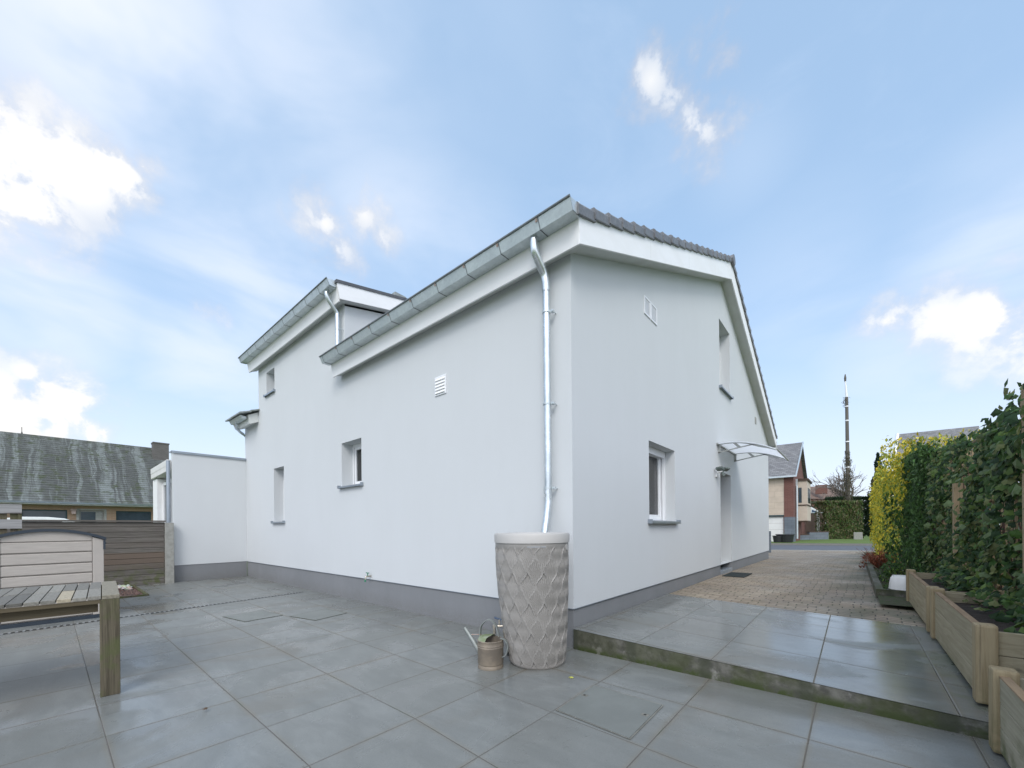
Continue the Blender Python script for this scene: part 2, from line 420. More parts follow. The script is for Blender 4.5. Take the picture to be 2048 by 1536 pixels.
def riser():
    m, g, b = newmat('riser')
    p = g.pos(); x, y, z = g.sep(p)
    n = g.noise(p, 5, 6, .65); n2 = g.noise(p, 13, 5, .6)
    c = g.mix(g.step(n2, .3, .7), (.06, .058, .048), (.165, .16, .135))
    c = g.mix(g.step(n, .56, .66, 0, .8), c, (.30, .29, .26))
    mos = g.m('MULTIPLY', g.step(g.noise(g.vm('ADD', p, (5, 2, 0)), 3.3, 5, .6), .40, .58), g.step(x, .3, 1.6, .55, 1))
    c = g.mix(g.m('MULTIPLY', mos, .85), c, (.048, .056, .018))
    c = g.mix(g.m('MULTIPLY', g.step(g.m('SUBTRACT', z, g.m('MULTIPLY', x, .042)), .015, .07, 1, 0), g.step(n2, .35, .55)), c, (.04, .055, .012))
    fx = g.m('FRACT', g.m('DIVIDE', g.m('SUBTRACT', x, .02), .617))
    e = g.m('MINIMUM', fx, g.m('SUBTRACT', 1, fx))
    c = g.mix(g.step(e, .03, .11, .75, 0), c, (.045, .05, .03))
    g.put(b.inputs['Base Color'], c); b.inputs['Roughness'].default_value = .75
    g.put(b.inputs['Normal'], g.bump(n2, .6, .01))
riser()
pm('asphalt', (.105, .115, .130), (.085, .093, .105), 5, .85, .3, 150)
pm('verge_gravel', (.17, .155, .125), (.11, .10, .085), 6, .95, .4, 60)
pm('soil', (.045, .032, .024), (.028, .02, .015), 20, .95, .8, 40, bdist=.02)
pm('bed_soil', (.06, .052, .035), (.045, .07, .02), 9, .95, .8, 40, bdist=.02)
pm('red_gravel', (.16, .09, .07), (.085, .055, .045), 60, .9, .8, 60, bdist=.01)
def grass():
    m, g, b = newmat('grass')
    p = g.pos(); n = g.noise(p, 1.5, 6, .7); f = g.noise(p, 30, 4, .7)
    c = g.mix(g.step(n, .3, .7), (.085, .15, .025), (.13, .19, .045))
    c = g.mix(g.step(f, .45, .75, 0, .6), c, (.05, .09, .015))
    g.put(b.inputs['Base Color'], c); b.inputs['Roughness'].default_value = .9
    g.put(b.inputs['Normal'], g.bump(f, .8, .03))
grass()
leaf_mat('leaf'); leaf_mat('ivy_leaf', .58, .2)
pm('bark', (.10, .075, .055), (.06, .045, .035), 14, .95, .5, 60, stretch=(1, 1, .3))
pm('ivy_stem', (.13, .075, .06), (.08, .05, .04), 14, .9)
pm('grey_twig', (.20, .165, .14), (.14, .115, .10), 5, .95)
pm('red_twig', (.26, .075, .035), (.17, .055, .03), 9, .9)
brick_mat('red_brick', (.165, .068, .050), (.13, .052, .040), (.19, .115, .095))
brick_mat('tan_brick', (.34, .225, .14), (.28, .18, .115), (.33, .26, .19), axis='y')
brick_mat('grey_block', (.15, .175, .20), (.125, .148, .17), (.09, .10, .11), .45, .2)
brick_mat('cream_panel', (.56, .47, .37), (.52, .43, .34), (.38, .31, .24), 1.6, .42)
pm('cream', (.55, .47, .38), (.50, .43, .35), 3, .7)
pm('door_white', (.72, .71, .68), (.66, .65, .62), 2, .5)
pm('teal_dark', (.015, .05, .055), None, 3, .5)
brick_mat('slate_grey', (.27, .27, .268), (.17, .17, .175), (.07, .07, .07), .28, .125)  # dark lines between tiles: shadow of the laps, painted into the colour
tile_mat('far_red_tile', (.19, .12, .09), (.14, .095, .075), (.24, .19, .14), .8)
tile_mat('mossy_tile', (.090, .095, .088), (.125, .132, .122), (.26, .285, .272), .7, moss=(.070, .088, .038), stripes=True)
brick_mat('chimney_brick', (.13, .12, .11), (.10, .095, .085), (.16, .15, .14), .2, .07, 'y')
pm('pole_wood', (.135, .125, .105), (.10, .092, .078), 3, .9, stretch=(1, 1, .2))
pm('aluminium', (.42, .43, .41), (.36, .37, .35), 5, .4, metal=.5)
pm('lamp_grey', (.14, .17, .155), (.11, .135, .125), 9, .45, metal=.4)
pm('stone_threshold', (.26, .29, .32), (.22, .25, .28), 10, .35)
pm('mat_black', (.012, .018, .018), (.02, .028, .026), 60, .95, .8, 200)
pm('car_paint', (.75, .76, .74), None, 2, .25)
pm('porcelain', (.80, .80, .80), (.76, .76, .75), 3, .3)
pm('cable', (.03, .03, .03), None, 3, .7)
pm('dark_timber', (.055, .035, .025), (.085, .055, .04), 9, .9, stretch=(8, 8, .5))
pm('conifer_dark', (.03, .05, .03), None, 5, .9)
def frosted():
    m, g, b = newmat('frosted_sheet')
    b.inputs['Base Color'].default_value = (.90, .91, .92, 1); b.inputs['Roughness'].default_value = .3
    t = g.node('ShaderNodeBsdfTranslucent'); t.inputs[0].default_value = (.93, .95, .97, 1)
    mx = g.node('ShaderNodeMixShader'); mx.inputs[0].default_value = .72
    g.l.new(b.outputs[0], mx.inputs[1]); g.l.new(t.outputs[0], mx.inputs[2])
    g.l.new(mx.outputs[0], m.node_tree.nodes['Material Output'].inputs[0])
frosted()
def drain_mat():
    m, g, b = newmat('drain_grate')
    p = g.pos(); x, y, z = g.sep(p)
    f = g.m('FRACT', g.m('DIVIDE', y, .055))
    s = g.step(f, .55, .62)
    g.put(b.inputs['Base Color'], g.mix(s, (.012, .013, .014), (.24, .25, .25)))
    b.inputs['Roughness'].default_value = .5
drain_mat()

# ------------------------------------------------------------------ mesh helpers
rnd = random.Random(11)
class MB:
    def __init__(s): s.v = []; s.f = []; s.c = []; s.cur = None; s.mi = []; s.m = 0
    def face(s, idx): s.f.append(tuple(idx)); s.c.append(s.cur); s.mi.append(s.m)
    def quad(s, *pts):
        k = len(s.v); s.v += [tuple(p) for p in pts]; s.face(range(k, k + len(pts))); return s
    def box(s, a, b, M=None):
        x0, y0, z0 = [min(i, j) for i, j in zip(a, b)]; x1, y1, z1 = [max(i, j) for i, j in zip(a, b)]
        P = [(x0, y0, z0), (x1, y0, z0), (x1, y1, z0), (x0, y1, z0), (x0, y0, z1), (x1, y0, z1), (x1, y1, z1), (x0, y1, z1)]
        if M is not None: P = [tuple(M @ Vector(p)) for p in P]
        k = len(s.v); s.v += P
        for f in ((0, 3, 2, 1), (4, 5, 6, 7), (0, 1, 5, 4), (1, 2, 6, 5), (2, 3, 7, 6), (3, 0, 4, 7)): s.face([k + i for i in f])
        return s
    def prism(s, poly, a, b, axis='x'):
        """extrude a 2-D polygon along an axis between a and b; poly in the other two axes"""
        def mk(p, t):
            if axis == 'x': return (t, p[0], p[1])
            if axis == 'y': return (p[0], t, p[1])
            return (p[0], p[1], t)
        k = len(s.v); n = len(poly)
        s.v += [mk(p, a) for p in poly] + [mk(p, b) for p in poly]
        s.face(list(range(k, k + n))[::-1]); s.face(range(k + n, k + 2 * n))
        for i in range(n): j = (i + 1) % n; s.face([k + i, k + j, k + n + j, k + n + i])
        return s
    def tube(s, pts, r, n=12, cap=True):
        pts = [Vector(p) for p in pts]; R = r if hasattr(r, '__len__') else [r] * len(pts)
        k0 = len(s.v); t0 = (pts[1] - pts[0]).normalized()
        up = Vector((0, 0, 1)) if abs(t0.z) < .9 else Vector((1, 0, 0))
        a = t0.cross(up).normalized()
        for i, p in enumerate(pts):
            t = (pts[min(i + 1, len(pts) - 1)] - pts[max(i - 1, 0)]).normalized()
            a = (a - t * a.dot(t)).normalized(); b = t.cross(a)
            for j in range(n):
                w = 2 * pi * j / n; s.v.append(tuple(p + (a * cos(w) + b * sin(w)) * R[i]))
        for i in range(len(pts) - 1):
            for j in range(n):
                q = (j + 1) % n; s.face([k0 + i * n + j, k0 + i * n + q, k0 + (i + 1) * n + q, k0 + (i + 1) * n + j])
        if cap:
            s.face([k0 + j for j in range(n)][::-1]); s.face([k0 + (len(pts) - 1) * n + j for j in range(n)])
        return s
    def lathe(s, prof, c, n=32, fn=None, close=False):
        k = len(s.v); cx, cy, cz = c
        for (r, z) in prof:
            for j in range(n):
                w = 2 * pi * j / n; rr = r if fn is None else fn(r, z, w)
                s.v.append((cx + rr * cos(w), cy + rr * sin(w), cz + z))
        for i in range(len(prof) - 1):
            for j in range(n):
                q = (j + 1) % n; s.face([k + i * n + j, k + i * n + q, k + (i + 1) * n + q, k + (i + 1) * n + j])
        if close:
            s.face([k + j for j in range(n)][::-1]); s.face([k + (len(prof) - 1) * n + j for j in range(n)])
        return s
    def build(s, name, mat, parent=None, smooth=False, bevel=0, origin=None, mats=None):
        me = bpy.data.meshes.new(name)
        base = Vector((0, 0, 0))
        if parent is not None:
            q = parent
            while q is not None: base += q.location; q = q.parent
        o_ = Vector(origin) if origin is not None else base
        me.from_pydata([tuple(Vector(v) - o_) for v in s.v], [], s.f)
        if any(c is not None for c in s.c):
            ca = me.color_attributes.new('piece', 'FLOAT_COLOR', 'CORNER')
            arr = np.ones((len(me.loops), 4), 'f'); k = 0
            for f, c in zip(s.f, s.c):
                if c is not None: arr[k:k + len(f), :3] = c
                k += len(f)
            ca.data.foreach_set('color', arr.ravel())
        me.materials.append(MATS[mat])
        if mats:
            for q in mats: me.materials.append(MATS[q])
            me.polygons.foreach_set('material_index', s.mi)
        if smooth: me.polygons.foreach_set('use_smooth', [True] * len(me.polygons))
        me.update()
        if bevel:
            bm = bmesh.new(); bm.from_mesh(me); bmesh.ops.remove_doubles(bm, verts=bm.verts, dist=1e-5)
            ed = [e for e in bm.edges if len(e.link_faces) == 2 and e.calc_face_angle(0) > .5]
            bmesh.ops.bevel(bm, geom=ed, offset=bevel, segments=2, profile=.6, affect='EDGES', clamp_overlap=True)
            bm.to_mesh(me); bm.free(); me.update()
        o = bpy.data.objects.new(name, me); COL.objects.link(o)
        if parent is not None: o.parent = parent
        elif origin is not None: o.location = origin
        if smooth: me.set_sharp_from_angle(angle=radians(40))
        return o

def tag(o, label=None, cat=None, group=None, kind=None):
    for k, v in (('label', label), ('category', cat), ('group', group), ('kind', kind)):
        if v: o[k] = v
    return o
def thing(name, label, cat, loc=(0, 0, 0), group=None):
    o = bpy.data.objects.new(name, None); COL.objects.link(o); o.location = loc; o.empty_display_size = .2
    return tag(o, label, cat, group)
def struct(o): o['kind'] = 'structure'; return o
def dup(o, parent=None):
    c = o.copy(); COL.objects.link(c); c.parent = parent
    for ch in o.children: dup(ch, c)
    return c

# ------------------------------------------------------------------ the ground
def gz(y):
    return .19 if y < 5.6 else max(-.02, .19 - .0098 * (y - 5.6))
struct(MB().quad((-400, -120, -.30), (400, -120, -.30), (400, 900, -.30), (-400, 900, -.30)).build('ground', 'grass'))
PS = .042            # the patio falls gently away from the terrace
mb = MB().quad((-9.95, -9, 0), (0, -9, 0), (0, .2, 0), (-9.95, 0.2, 0))
mb.quad((0, -9, 0), (3.4, -9, 3.4 * PS), (3.4, .2, 3.4 * PS), (0, .2, 0))
struct(mb.build('patio', 'slabs_lower'))
# raised terrace: paving sheet on a mossy concrete riser
te = [(-.0, -.022), (3.3, -.385), (3.3, 2.03), (-.0, 2.62)]
mb = MB(); mb.quad(*[(x, y, .2) for x, y in te])
struct(mb.build('terrace_paving', 'slabs_upper'))
ri = [(.008, -.020), (3.3, -.383), (3.3, 1.0), (.008, 1.0)]
mb = MB(); mb.prism(ri, -.02, .196, 'z')
struct(mb.build('terrace_riser', 'riser'))
# driveway of small concrete pavers, falling gently to the street
mb = MB()
mb.quad((0, 2.62, .19), (3.3, 2.03, .19), (3.3, 5.6, .19), (0, 5.6, .19))
mb.quad((0, 5.6, .19), (3.3, 5.6, .19), (3.3, 20.4, gz(20.4)), (0, 19.25, gz(19.25)))
mb.quad((-1.5, 12.1, gz(12.1)), (0, 12.1, gz(12.1)), (0, 19.25, gz(19.25)), (-1.5, 18.72, gz(18.72)))
struct(mb.build('driveway', 'pavers'))
def band(y0, y1, za, zb, name, mat, x0=-60, x1=60):
    q = []
    for (x, yy, zz) in ((x0, y0, za), (x1, y0, za), (x1, y1, zb), (x0, y1, zb)): q.append((x, yy + .35 * x, zz))
    return struct(MB().quad(*q).build(name, mat))
band(19.2, 26.9, .052, -.024, 'road', 'asphalt')
band(26.9, 30.2, -.016, -.010, 'road_verge', 'verge_gravel')
band(30.2, 48, -.005, .03, 'grass_verge', 'grass')
mb = MB(); 
mb.prism([(-60, 19.0 - 21), (60, 19.0 + 21), (60, 19.2 + 21), (-60, 19.2 - 21)], -.2, .068, 'z')
struct(mb.build('kerb', 'concrete'))
# planted strip right of the driveway
struct(MB().quad((2.35, 3.2, .235), (6, 3.2, .235), (6, 17, .16), (2.40, 17, .16)).build('planting_bed', 'bed_soil'))
struct(MB().quad((2.9, -9, .05), (9, -9, .05), (9, 3.2, .05), (2.9, 3.2, .05)).build('garden_soil', 'soil'))
struct(MB().quad((-12, -12, -.10), (-7, -12, -.10), (-7, -9, -.10), (-12, -9, -.10)).build('yard_earth', 'soil'))

# ------------------------------------------------------------------ wall panels with real openings
def panel(mb, P, cuts, top, zb, holes, depth, nrm):
    """P(s,z,d)->point; cuts along s; top(s)->z; holes (s0,s1,z0,z1)"""
    cs = sorted(set(cuts + [h[0] for h in holes] + [h[1] for h in holes]))
    for a, b in zip(cs[:-1], cs[1:]):
        hs = sorted([h for h in holes if h[0] < (a + b) / 2 < h[1]], key=lambda h: h[2])
        z = zb
        for h in hs:
            mb.quad(P(a, z, 0), P(b, z, 0), P(b, h[2], 0), P(a, h[2], 0)); z = h[3]
        mb.quad(P(a, z, 0), P(b, z, 0), P(b, top(b), 0), P(a, top(a), 0))
    for (a, b, z0, z1) in holes:
        mb.quad(P(a, z0, 0), P(a, z1, 0), P(a, z1, depth), P(a, z0, depth))
        mb.quad(P(b, z0, 0), P(b, z1, 0), P(b, z1, depth), P(b, z0, depth))
        mb.quad(P(a, z1, 0), P(b, z1, 0), P(b, z1, depth), P(a, z1, depth))
        mb.quad(P(a, z0, 0), P(b, z0, 0), P(b, z0, depth), P(a, z0, depth))

house = thing('house', 'white rendered two-storey house with dark grey plinth, zinc gutters and annex', 'house')
RZ0, RS = 3.92, .415                       # soffit height at the wall, slope
RIDGE_Y = 5.98
PZ = .392
winA = [(-4.75, -4.07, 1.955, 2.72), (-8.0, -7.4, 1.385, 2.61), (-8.42, -7.91, 4.385, 4.92)]
winB = [(1.95, 2.99, 1.28, 2.38), (5.79, 6.72, .24, 2.345), (5.79, 6.72, 4.12, 5.56)]
mb = MB()
def topA(x): return 5.14 if -8.97 <= x <= -4.6 else 3.92
PA = lambda s, z, d: (s, d, z)
PB = lambda s, z, d: (-d, s, z)
gtop = lambda y: 3.92 + RS * min(y, 2 * RIDGE_Y - y)
panel(mb, PA, [-10.02, 0], lambda s: 3.92, PZ, winA[:2], .24, None)
panel(mb, PA, [-8.97, -4.6], lambda s: 5.16, 3.92, winA[2:], .24, None)
mb2 = MB()
panel(mb2, PB, [0, RIDGE_Y, 12.04], gtop, PZ, [winB[0], (winB[1][0], winB[1][1], PZ, winB[1][3]), winB[2]], .30, None)
k = len(mb.v); mb.v += mb2.v
for f in mb2.f: mb.face([i + k for i in f])
# far side and rear walls, dormer cheek
mb.quad((0, 12.04, PZ), (-10.02, 12.04, PZ), (-10.02, 12.04, 3.92), (0, 12.04, 3.92))
mb.quad((-10.02, 0, PZ), (-10.02, 12.04, PZ), (-10.02, 12.04, 3.92), (-10.02, RIDGE_Y, 3.92 + RS * RIDGE_Y), (-10.02, 0, 3.92))
mb.quad((-4.6, 0, 3.9), (-4.6, 0, 5.10), (-4.6, 4.0, 5.95), (-4.6, 4.0, 5.5))
mb.quad((-8.97, 0, 3.9), (-8.97, 0, 5.10), (-8.97, 4.0, 5.95), (-8.97, 4.0, 5.5))
mb.build('wall', 'plaster', house)
# plinth, set back a little under the render edge
mb = MB(); r = .012
mb.quad((-9.98, r, -.1), (-r, r, -.1), (-r, r, PZ), (-9.98, r, PZ))
d0, d1 = winB[1][0], winB[1][1]
mb.quad((-r, r, -.1), (-r, d0, -.1), (-r, d0, PZ), (-r, r, PZ))
mb.quad((-r, d1, -.1), (-r, 12.02, -.1), (-r, 12.02, PZ), (-r, d1, PZ))
mb.quad((-r, d0, -.1), (-.30, d0, -.1), (-.30, d0, PZ), (-r, d0, PZ))
mb.quad((-r, d1, -.1), (-.30, d1, -.1), (-.30, d1, PZ), (-r, d1, PZ))
mb.quad((-9.98, r, PZ - .001), (-r, r, PZ - .001), (0, 0, PZ - .001), (-9.98, 0, PZ - .001))
mb.quad((-r, 12.02, -.1), (-10, 12.02, -.1), (-10, 12.02, PZ), (-r, 12.02, PZ))
mb.build('plinth', 'plinth', house)
# drip edge strip between render and plinth
MB().box((-9.96, -.004, PZ - .006), (-.004, .010, PZ + .001)).box((.004, .004, PZ - .006), (-.010, d0, PZ + .001)).box((.004, d1, PZ - .006), (-.010, 12.03, PZ + .001)).build('drip_edge', 'sill_metal', house)

# windows ------------------------------------------------------------
def window_A(h, sillz, sl, sr, show=True, mull=False):
    a, b, z0, z1 = h
    fr = MB(); y0, y1 = .20, .25; w = .055
    fr.box((a, y0, z0), (a + w, y1, z1)); fr.box((b - w, y0, z0), (b, y1, z1)); fr.box((a + w, y0, z1 - w), (b - w, y1, z1)); fr.box((a + w, y0, z0), (b - w, y1, z0 + w))
    w2 = .10
    fr.box((a + w, y0 + .012, z0 + w), (a + w2, y1 + .01, z1 - w)); fr.box((b - w2, y0 + .012, z0 + w), (b - w, y1 + .01, z1 - w))
    fr.box((a + w2, y0 + .012, z1 - w2), (b - w2, y1 + .01, z1 - w)); fr.box((a + w2, y0 + .012, z0 + w), (b - w2, y1 + .01, z0 + w2))
    wn = fr.build('window', 'white_pvc', house, bevel=.004)
    MB().box((a + w2 - .01, y0 + .030, z0 + w2 - .01), (b - w2 + .01, y0 + .034, z1 - w2 + .01)).build('pane', 'glass', wn)
    MB().box((a + .02, y1 + .06, z0), (b - .02, y1 + .07, z1)).build('curtain', 'curtain', wn)
    s = MB()
    s.prism([(.22, sillz + .022), (-.055, sillz - .004), (-.055, sillz - .034), (-.048, sillz - .034), (-.048, sillz - .012), (.22, sillz + .01)], sl, sr, 'x')
    s.box((sl - .008, -.056, sillz - .036), (sl, .0, sillz + .022)); s.box((sr, -.056, sillz - .036), (sr + .008, .0, sillz + .022))
    s.build('sill', 'sill_metal', wn)
window_A(winA[0], 1.955, -4.80, -4.02)
window_A(winA[1], 1.385, -8.05, -7.35)
window_A(winA[2], 4.385, -8.47, -7.86)
def window_B(h, shutter=False):
    a, b, z0, z1 = h
    fr = MB(); x0, x1 = -.20, -.26; w = .055; w2 = .105
    fr.box((x0, a, z0), (x1, a + w, z1)); fr.box((x0, b - w, z0), (x1, b, z1)); fr.box((x0, a + w, z1 - w), (x1, b - w, z1)); fr.box((x0, a + w, z0), (x1, b - w, z0 + w))
    fr.box((x0 + -.012, a + w, z0 + w), (x1 - .01, a + w2, z1 - w)); fr.box((x0 - .012, b - w2, z0 + w), (x1 - .01, b - w, z1 - w))
    fr.box((x0 - .012, a + w2, z1 - w2), (x1 - .01, b - w2, z1 - w)); fr.box((x0 - .012, a + w2, z0 + w), (x1 - .01, b - w2, z0 + w2))
    wn = fr.build('window', 'white_pvc', house, bevel=.004)
    MB().box((x0 - .030, a + w2 - .01, z0 + w2 - .01), (x0 - .034, b - w2 + .01, z1 - w2 + .01)).build('pane', 'glass', wn)
    MB().box((x1 - .06, a + .02, z0), (x1 - .07, b - .02, z1)).build('curtain', 'curtain', wn)
    s = MB(); zz = z0
    s.prism([(-.20, zz + .022), (.065, zz - .004), (.065, zz - .034), (.058, zz - .034), (.058, zz - .012), (-.20, zz + .01)], a - .05, b + .05, 'y')
    s.box((0, a - .058, zz - .036), (.067, a - .05, zz + .022)); s.box((0, b + .05, zz - .036), (.067, b + .058, zz + .022))
    s.build('sill', 'sill_metal', wn)
    if shutter:
        r_ = MB(); r_.box((-.150, b - .03, z0 + .01), (-.19, b - .001, z1 - .1)); r_.box((-.150, a + .001, z0 + .01), (-.19, a + .03, z1 - .1)); r_.box((-.15, a + .001, z1 - .1), (-.2, b - .001, z1 - .002))
        r_.build('shutter_guide', 'white_pvc', wn)
window_B(winB[0], True); window_B(winB[2])
# side door, deep in its opening
DD = -.62
MB().box((-.30, d0 - .02, .1), (DD, d0, 2.345)).box((-.30, d1, .1), (DD, d1 + .02, 2.345)).box((-.30, d0, 2.345), (DD, d1, 2.37)).build('door_recess', 'plaster', house)
dr = MB().box((DD, d0, .26), (DD - .05, d1, 2.345)); dr.box((DD + .01, d0, .26), (DD, d0 + .06, 2.345)); dr.box((DD + .01, d1 - .06, .26), (DD, d1, 2.345)); dr.box((DD + .01, d0 + .06, 2.28), (DD, d1 - .06, 2.345))
for zz in (.5, 1.2): dr.box((DD + .004, d0 + .2, zz), (DD, d1 - .2, zz + .5))
door = dr.build('door', 'lamp_grey', house)
MB().tube([(DD, d0 + .1, 1.25), (DD + .05, d0 + .1, 1.25), (DD + .055, d0 + .13, 1.25), (DD + .055, d0 + .22, 1.25)], .01, 8).build('handle', 'aluminium', door)
MB().box((DD + .002, d0 + .002, .10), (.02, d1 - .002, .262)).build('threshold', 'stone_threshold', house, bevel=.006)
# wall vents
def vent(mbp, y0, y1, z0, z1):
    v = MB(); v.box((0.001, y0, z0), (.012, y1, z0 + .02)); v.box((0.001, y0, z1 - .02), (.012, y1, z1)); v.box((.001, y0, z0 + .02), (.012, y0 + .02, z1 - .02)); v.box((.001, y1 - .02, z0 + .02), (.012, y1, z1 - .02))
    n = int((z1 - z0 - .04) / .022)
    for i in range(n):
        z = z0 + .02 + i * .022
        v.quad((.004, y0 + .02, z + .0215), (.008, y0 + .02, z), (.008, y1 - .02, z), (.004, y1 - .02, z + .0215))
    v.box((.0005, y0 + .02, z0 + .02), (.0022, y1 - .02, z1 - .02)); v.build('wall_vent', 'white_pvc', house)
vent(None, 1.82, 2.03, 4.06, 4.30); vent(None, 2.05, 2.27, 4.06, 4.30)
v = MB(); v.box((.001, 9.72, 4.12), (.012, 9.9, 4.30)); v.build('wall_vent', 'concrete', house)
v = MB(); v.box((-2.125, -.014, 2.965), (-1.895, -.001, 3.215)); 
vv = v.build('wall_vent', 'white_pvc', house, bevel=.004)
v = MB()
for i in range(5):
    z = 2.985 + i * .042
    v.prism([(-.014, z + .036), (-.028, z + .004), (-.024, z), (-.014, z + .004)], -2.105, -1.915, 'x')
v.build('louvre', 'white_board', vv)

# eaves --------------------------------------------------------------
def eave(x0, x1, dz, name_l):
    """soffit, leaning fascia and box gutter along facade y=0 between x0 (far) and x1 (near)"""
    zs = RZ0 + dz
    s = MB(); s.prism([(0.02, zs), (-.13, zs - .058), (-.13, zs - .046), (0.02, zs + .012)], x0 + .0, x1, 'x')
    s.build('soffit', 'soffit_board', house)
    f = MB(); f.prism([(-.131, zs - .075), (-.150, zs - .075), (-.196, zs + .20), (-.176, zs + .20)], x0 - .02, x1 + .004, 'x')
    f.build('fascia', 'white_board', house)
    g0, g1 = x0 - .07, x1 + (.02 if dz == 0 else .0)
    zb = zs + .130
    # folded sheet gutter with a rolled front bead
    prof = [(-.186, zb + .15), (-.186, zb), (-.312, zb - .004), (-.352, zb + .095), (-.349, zb + .096), (-.309, zb + .002), (-.190, zb + .006), (-.190, zb + .15)]
    gt = MB(); gt.prism(prof, g0, g1, 'x')
    for xe in (g0, g1):
        gt.quad((xe, -.188, zb + .12), (xe, -.188, zb), (xe, -.312, zb - .004), (xe, -.352, zb + .095))
    gut = gt.build('gutter', 'zinc', house)
    b_ = MB(); b_.tube([(g0, -.357, zb + .101), (g1, -.357, zb + .101)], .0105, 8); b_.build('bead', 'zinc_bead', gut)
    n = int((g1 - g0) / .475)
    for i in range(n):
        x = g1 - .36 - i * (g1 - g0 - .45) / max(1, n - 1)
        br = MB(); t = .006
        br.prism([(-.186, zb - .004), (-.313, zb - .009), (-.357, zb + .10), (-.352, zb + .095), (-.312, zb - .004), (-.186, zb)], x - .004, x + .004, 'x')
        o = br.build('gutter_bracket', 'zinc_bead', gut)
        c_ = MB(); c_.box((x - .035, -.353, zb + .055), (x - .006, -.347, zb + .085)); c_.build('clip', 'bolt_rust', o) if False else None
        if dz == 0 and i < 9:
            MB().quad((x - .034, -.346, zb + .062), (x - .010, -.346, zb + .062), (x - .010, -.3555, zb + .09), (x - .034, -.3555, zb + .09)).build('rivet_plate', 'bolt_rust', gut)
    return zb
zb0 = eave(-4.72, .2, 0, 'main')
zb1 = eave(-9.14, -4.5, 1.235, 'upper')
# end board closing the near eave corner
MB().prism([(-.131, 3.85), (-.150, 3.85), (-.196, 4.12), (-.02, 4.16), (0.0, 3.93)], -4.74, -4.722, 'x').build('end_board', 'white_board', house)
MB().prism([(-.131, 3.85 + 1.235), (-.150, 3.85 + 1.235), (-.196, 4.12 + 1.235), (-.02, 4.16 + 1.235), (0.0, 3.93 + 1.235)], -9.16, -9.142, 'x').build('end_board', 'white_board', house)

# gable verge: boards and soffit along x = 0..0.2
def sl(y, base): return base + RS * (min(y, 2 * RIDGE_Y - y))
YB, YE = -.135, 12.25
s = MB()
for (ya, yb) in ((YB, RIDGE_Y), (RIDGE_Y, YE)):
    s.quad((0, ya, sl(ya, RZ0)), (.19, ya, sl(ya, RZ0)), (.19, yb, sl(yb, RZ0)), (0, yb, sl(yb, RZ0)))
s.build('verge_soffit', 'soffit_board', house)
v = MB()
def topz(y): return 4.165 + .432 * (min(y, 2 * RIDGE_Y - y)) 
for (ya, yb) in ((YB - .03, RIDGE_Y), (RIDGE_Y, YE)):
    a0, b0 = sl(ya, RZ0) - .02, sl(yb, RZ0) - .02
    v.prism([(ya, a0), (yb, b0), (yb, topz(yb)), (ya, topz(ya))], .185, .205, 'x')
v.build('verge_board', 'white_board', house)
for y in (1.55, 3.1, 4.65): MB().box((.2052, y, sl(y, RZ0) + .0), (.2058, y + .004, topz(y) - .01)).build('board_joint', 'soffit_board', house)
# roof: stepped tile courses on both slopes, heavier overlapping verge tiles
roof = MB(); pitch = .33; ycos = cos(math.atan(.432))
def roofz(y): return 4.17 + .432 * min(y, 2 * RIDGE_Y - y)
ys = -.25; i = 0
while ys < RIDGE_Y:
    ye = min(ys + pitch, RIDGE_Y)
    x0r = -4.72 if ys < 4.4 else -10.2
    roof.prism([(ys, roofz(ys) + .01), (ye, roofz(ye) - .02), (ye + .03, roofz(ye) + .008), (ys, roofz(ys) + .045)], x0r, .21, 'x')
    if ys < 4.4: roof.prism([(ys, roofz(ys) + .01), (ye, roofz(ye) - .02), (ye + .03, roofz(ye) + .008), (ys, roofz(ys) + .045)], -10.2, -9.0, 'x') if ys > -.1 else None
    m0, m1 = 2 * RIDGE_Y - ys, 2 * RIDGE_Y - ye
    roof.prism([(m0, roofz(ys) + .01), (m1, roofz(ye) - .02), (m1 - .03, roofz(ye) + .008), (m0, roofz(ys) + .045)], -10.2, .21, 'x')
    ys += pitch
rf = roof.build('roof', 'roof_tile', house)
vt = MB(); ys = -.24
n = 20; step_ = (RIDGE_Y + .20) / n
for side in (0, 1):
    for i in range(n):
        a = -.24 + i * step_ + rnd.uniform(-.006, .006); b = a + step_ + .035
        za, zb_ = 4.165 + .432 * a, 4.165 + .432 * b
        f = (lambda y: y) if side == 0 else (lambda y: 2 * RIDGE_Y - y)
        j = rnd.uniform(-.004, .004)
        # outer flap and rounded top roll of each verge tile
        sec = [(.206, -.035), (.232 + j, -.035), (.236 + j, .05), (.215, .078), (.16, .082), (.12, .062), (.12, .045), (.2, .045)]
        k = len(vt.v)
        for (yy, zz, gr) in ((a, za, .012), (b, zb_, -.012)):
            for (x, dz) in sec: vt.v.append((x + (gr * .5), f(yy), zz + dz + gr + .012))
        ns = len(sec)
        vt.face([k + q for q in range(ns)]); vt.face([k + ns + q for q in range(ns)][::-1])
        for q in range(ns): w = (q + 1) % ns; vt.face([k + q, k + w, k + ns + w, k + ns + q])
vt.build('verge_tiles', 'roof_tile', house, bevel=.004)
rd = MB()
for i in range(28):
    x = .26 - i * .37
    rd.tube([(x, RIDGE_Y, roofz(RIDGE_Y) + .01), (x - .39, RIDGE_Y, roofz(RIDGE_Y) + .002)], .11, 10)
rd.build('ridge_tiles', 'roof_tile', house)
# far lower eave: small box end and gutter
MB().prism([(12.24, sl(12.25, RZ0) - .02), (12.0, 3.75), (12.04, 3.70), (12.30, 3.68), (12.34, 3.95)], 0, .19, 'x').build('eave_return', 'soffit_board', house)
MB().prism([(12.30, 4.0), (12.30, 3.86), (12.42, 3.86), (12.46, 3.98)], -10, .2, 'x').build('gutter', 'zinc', house)

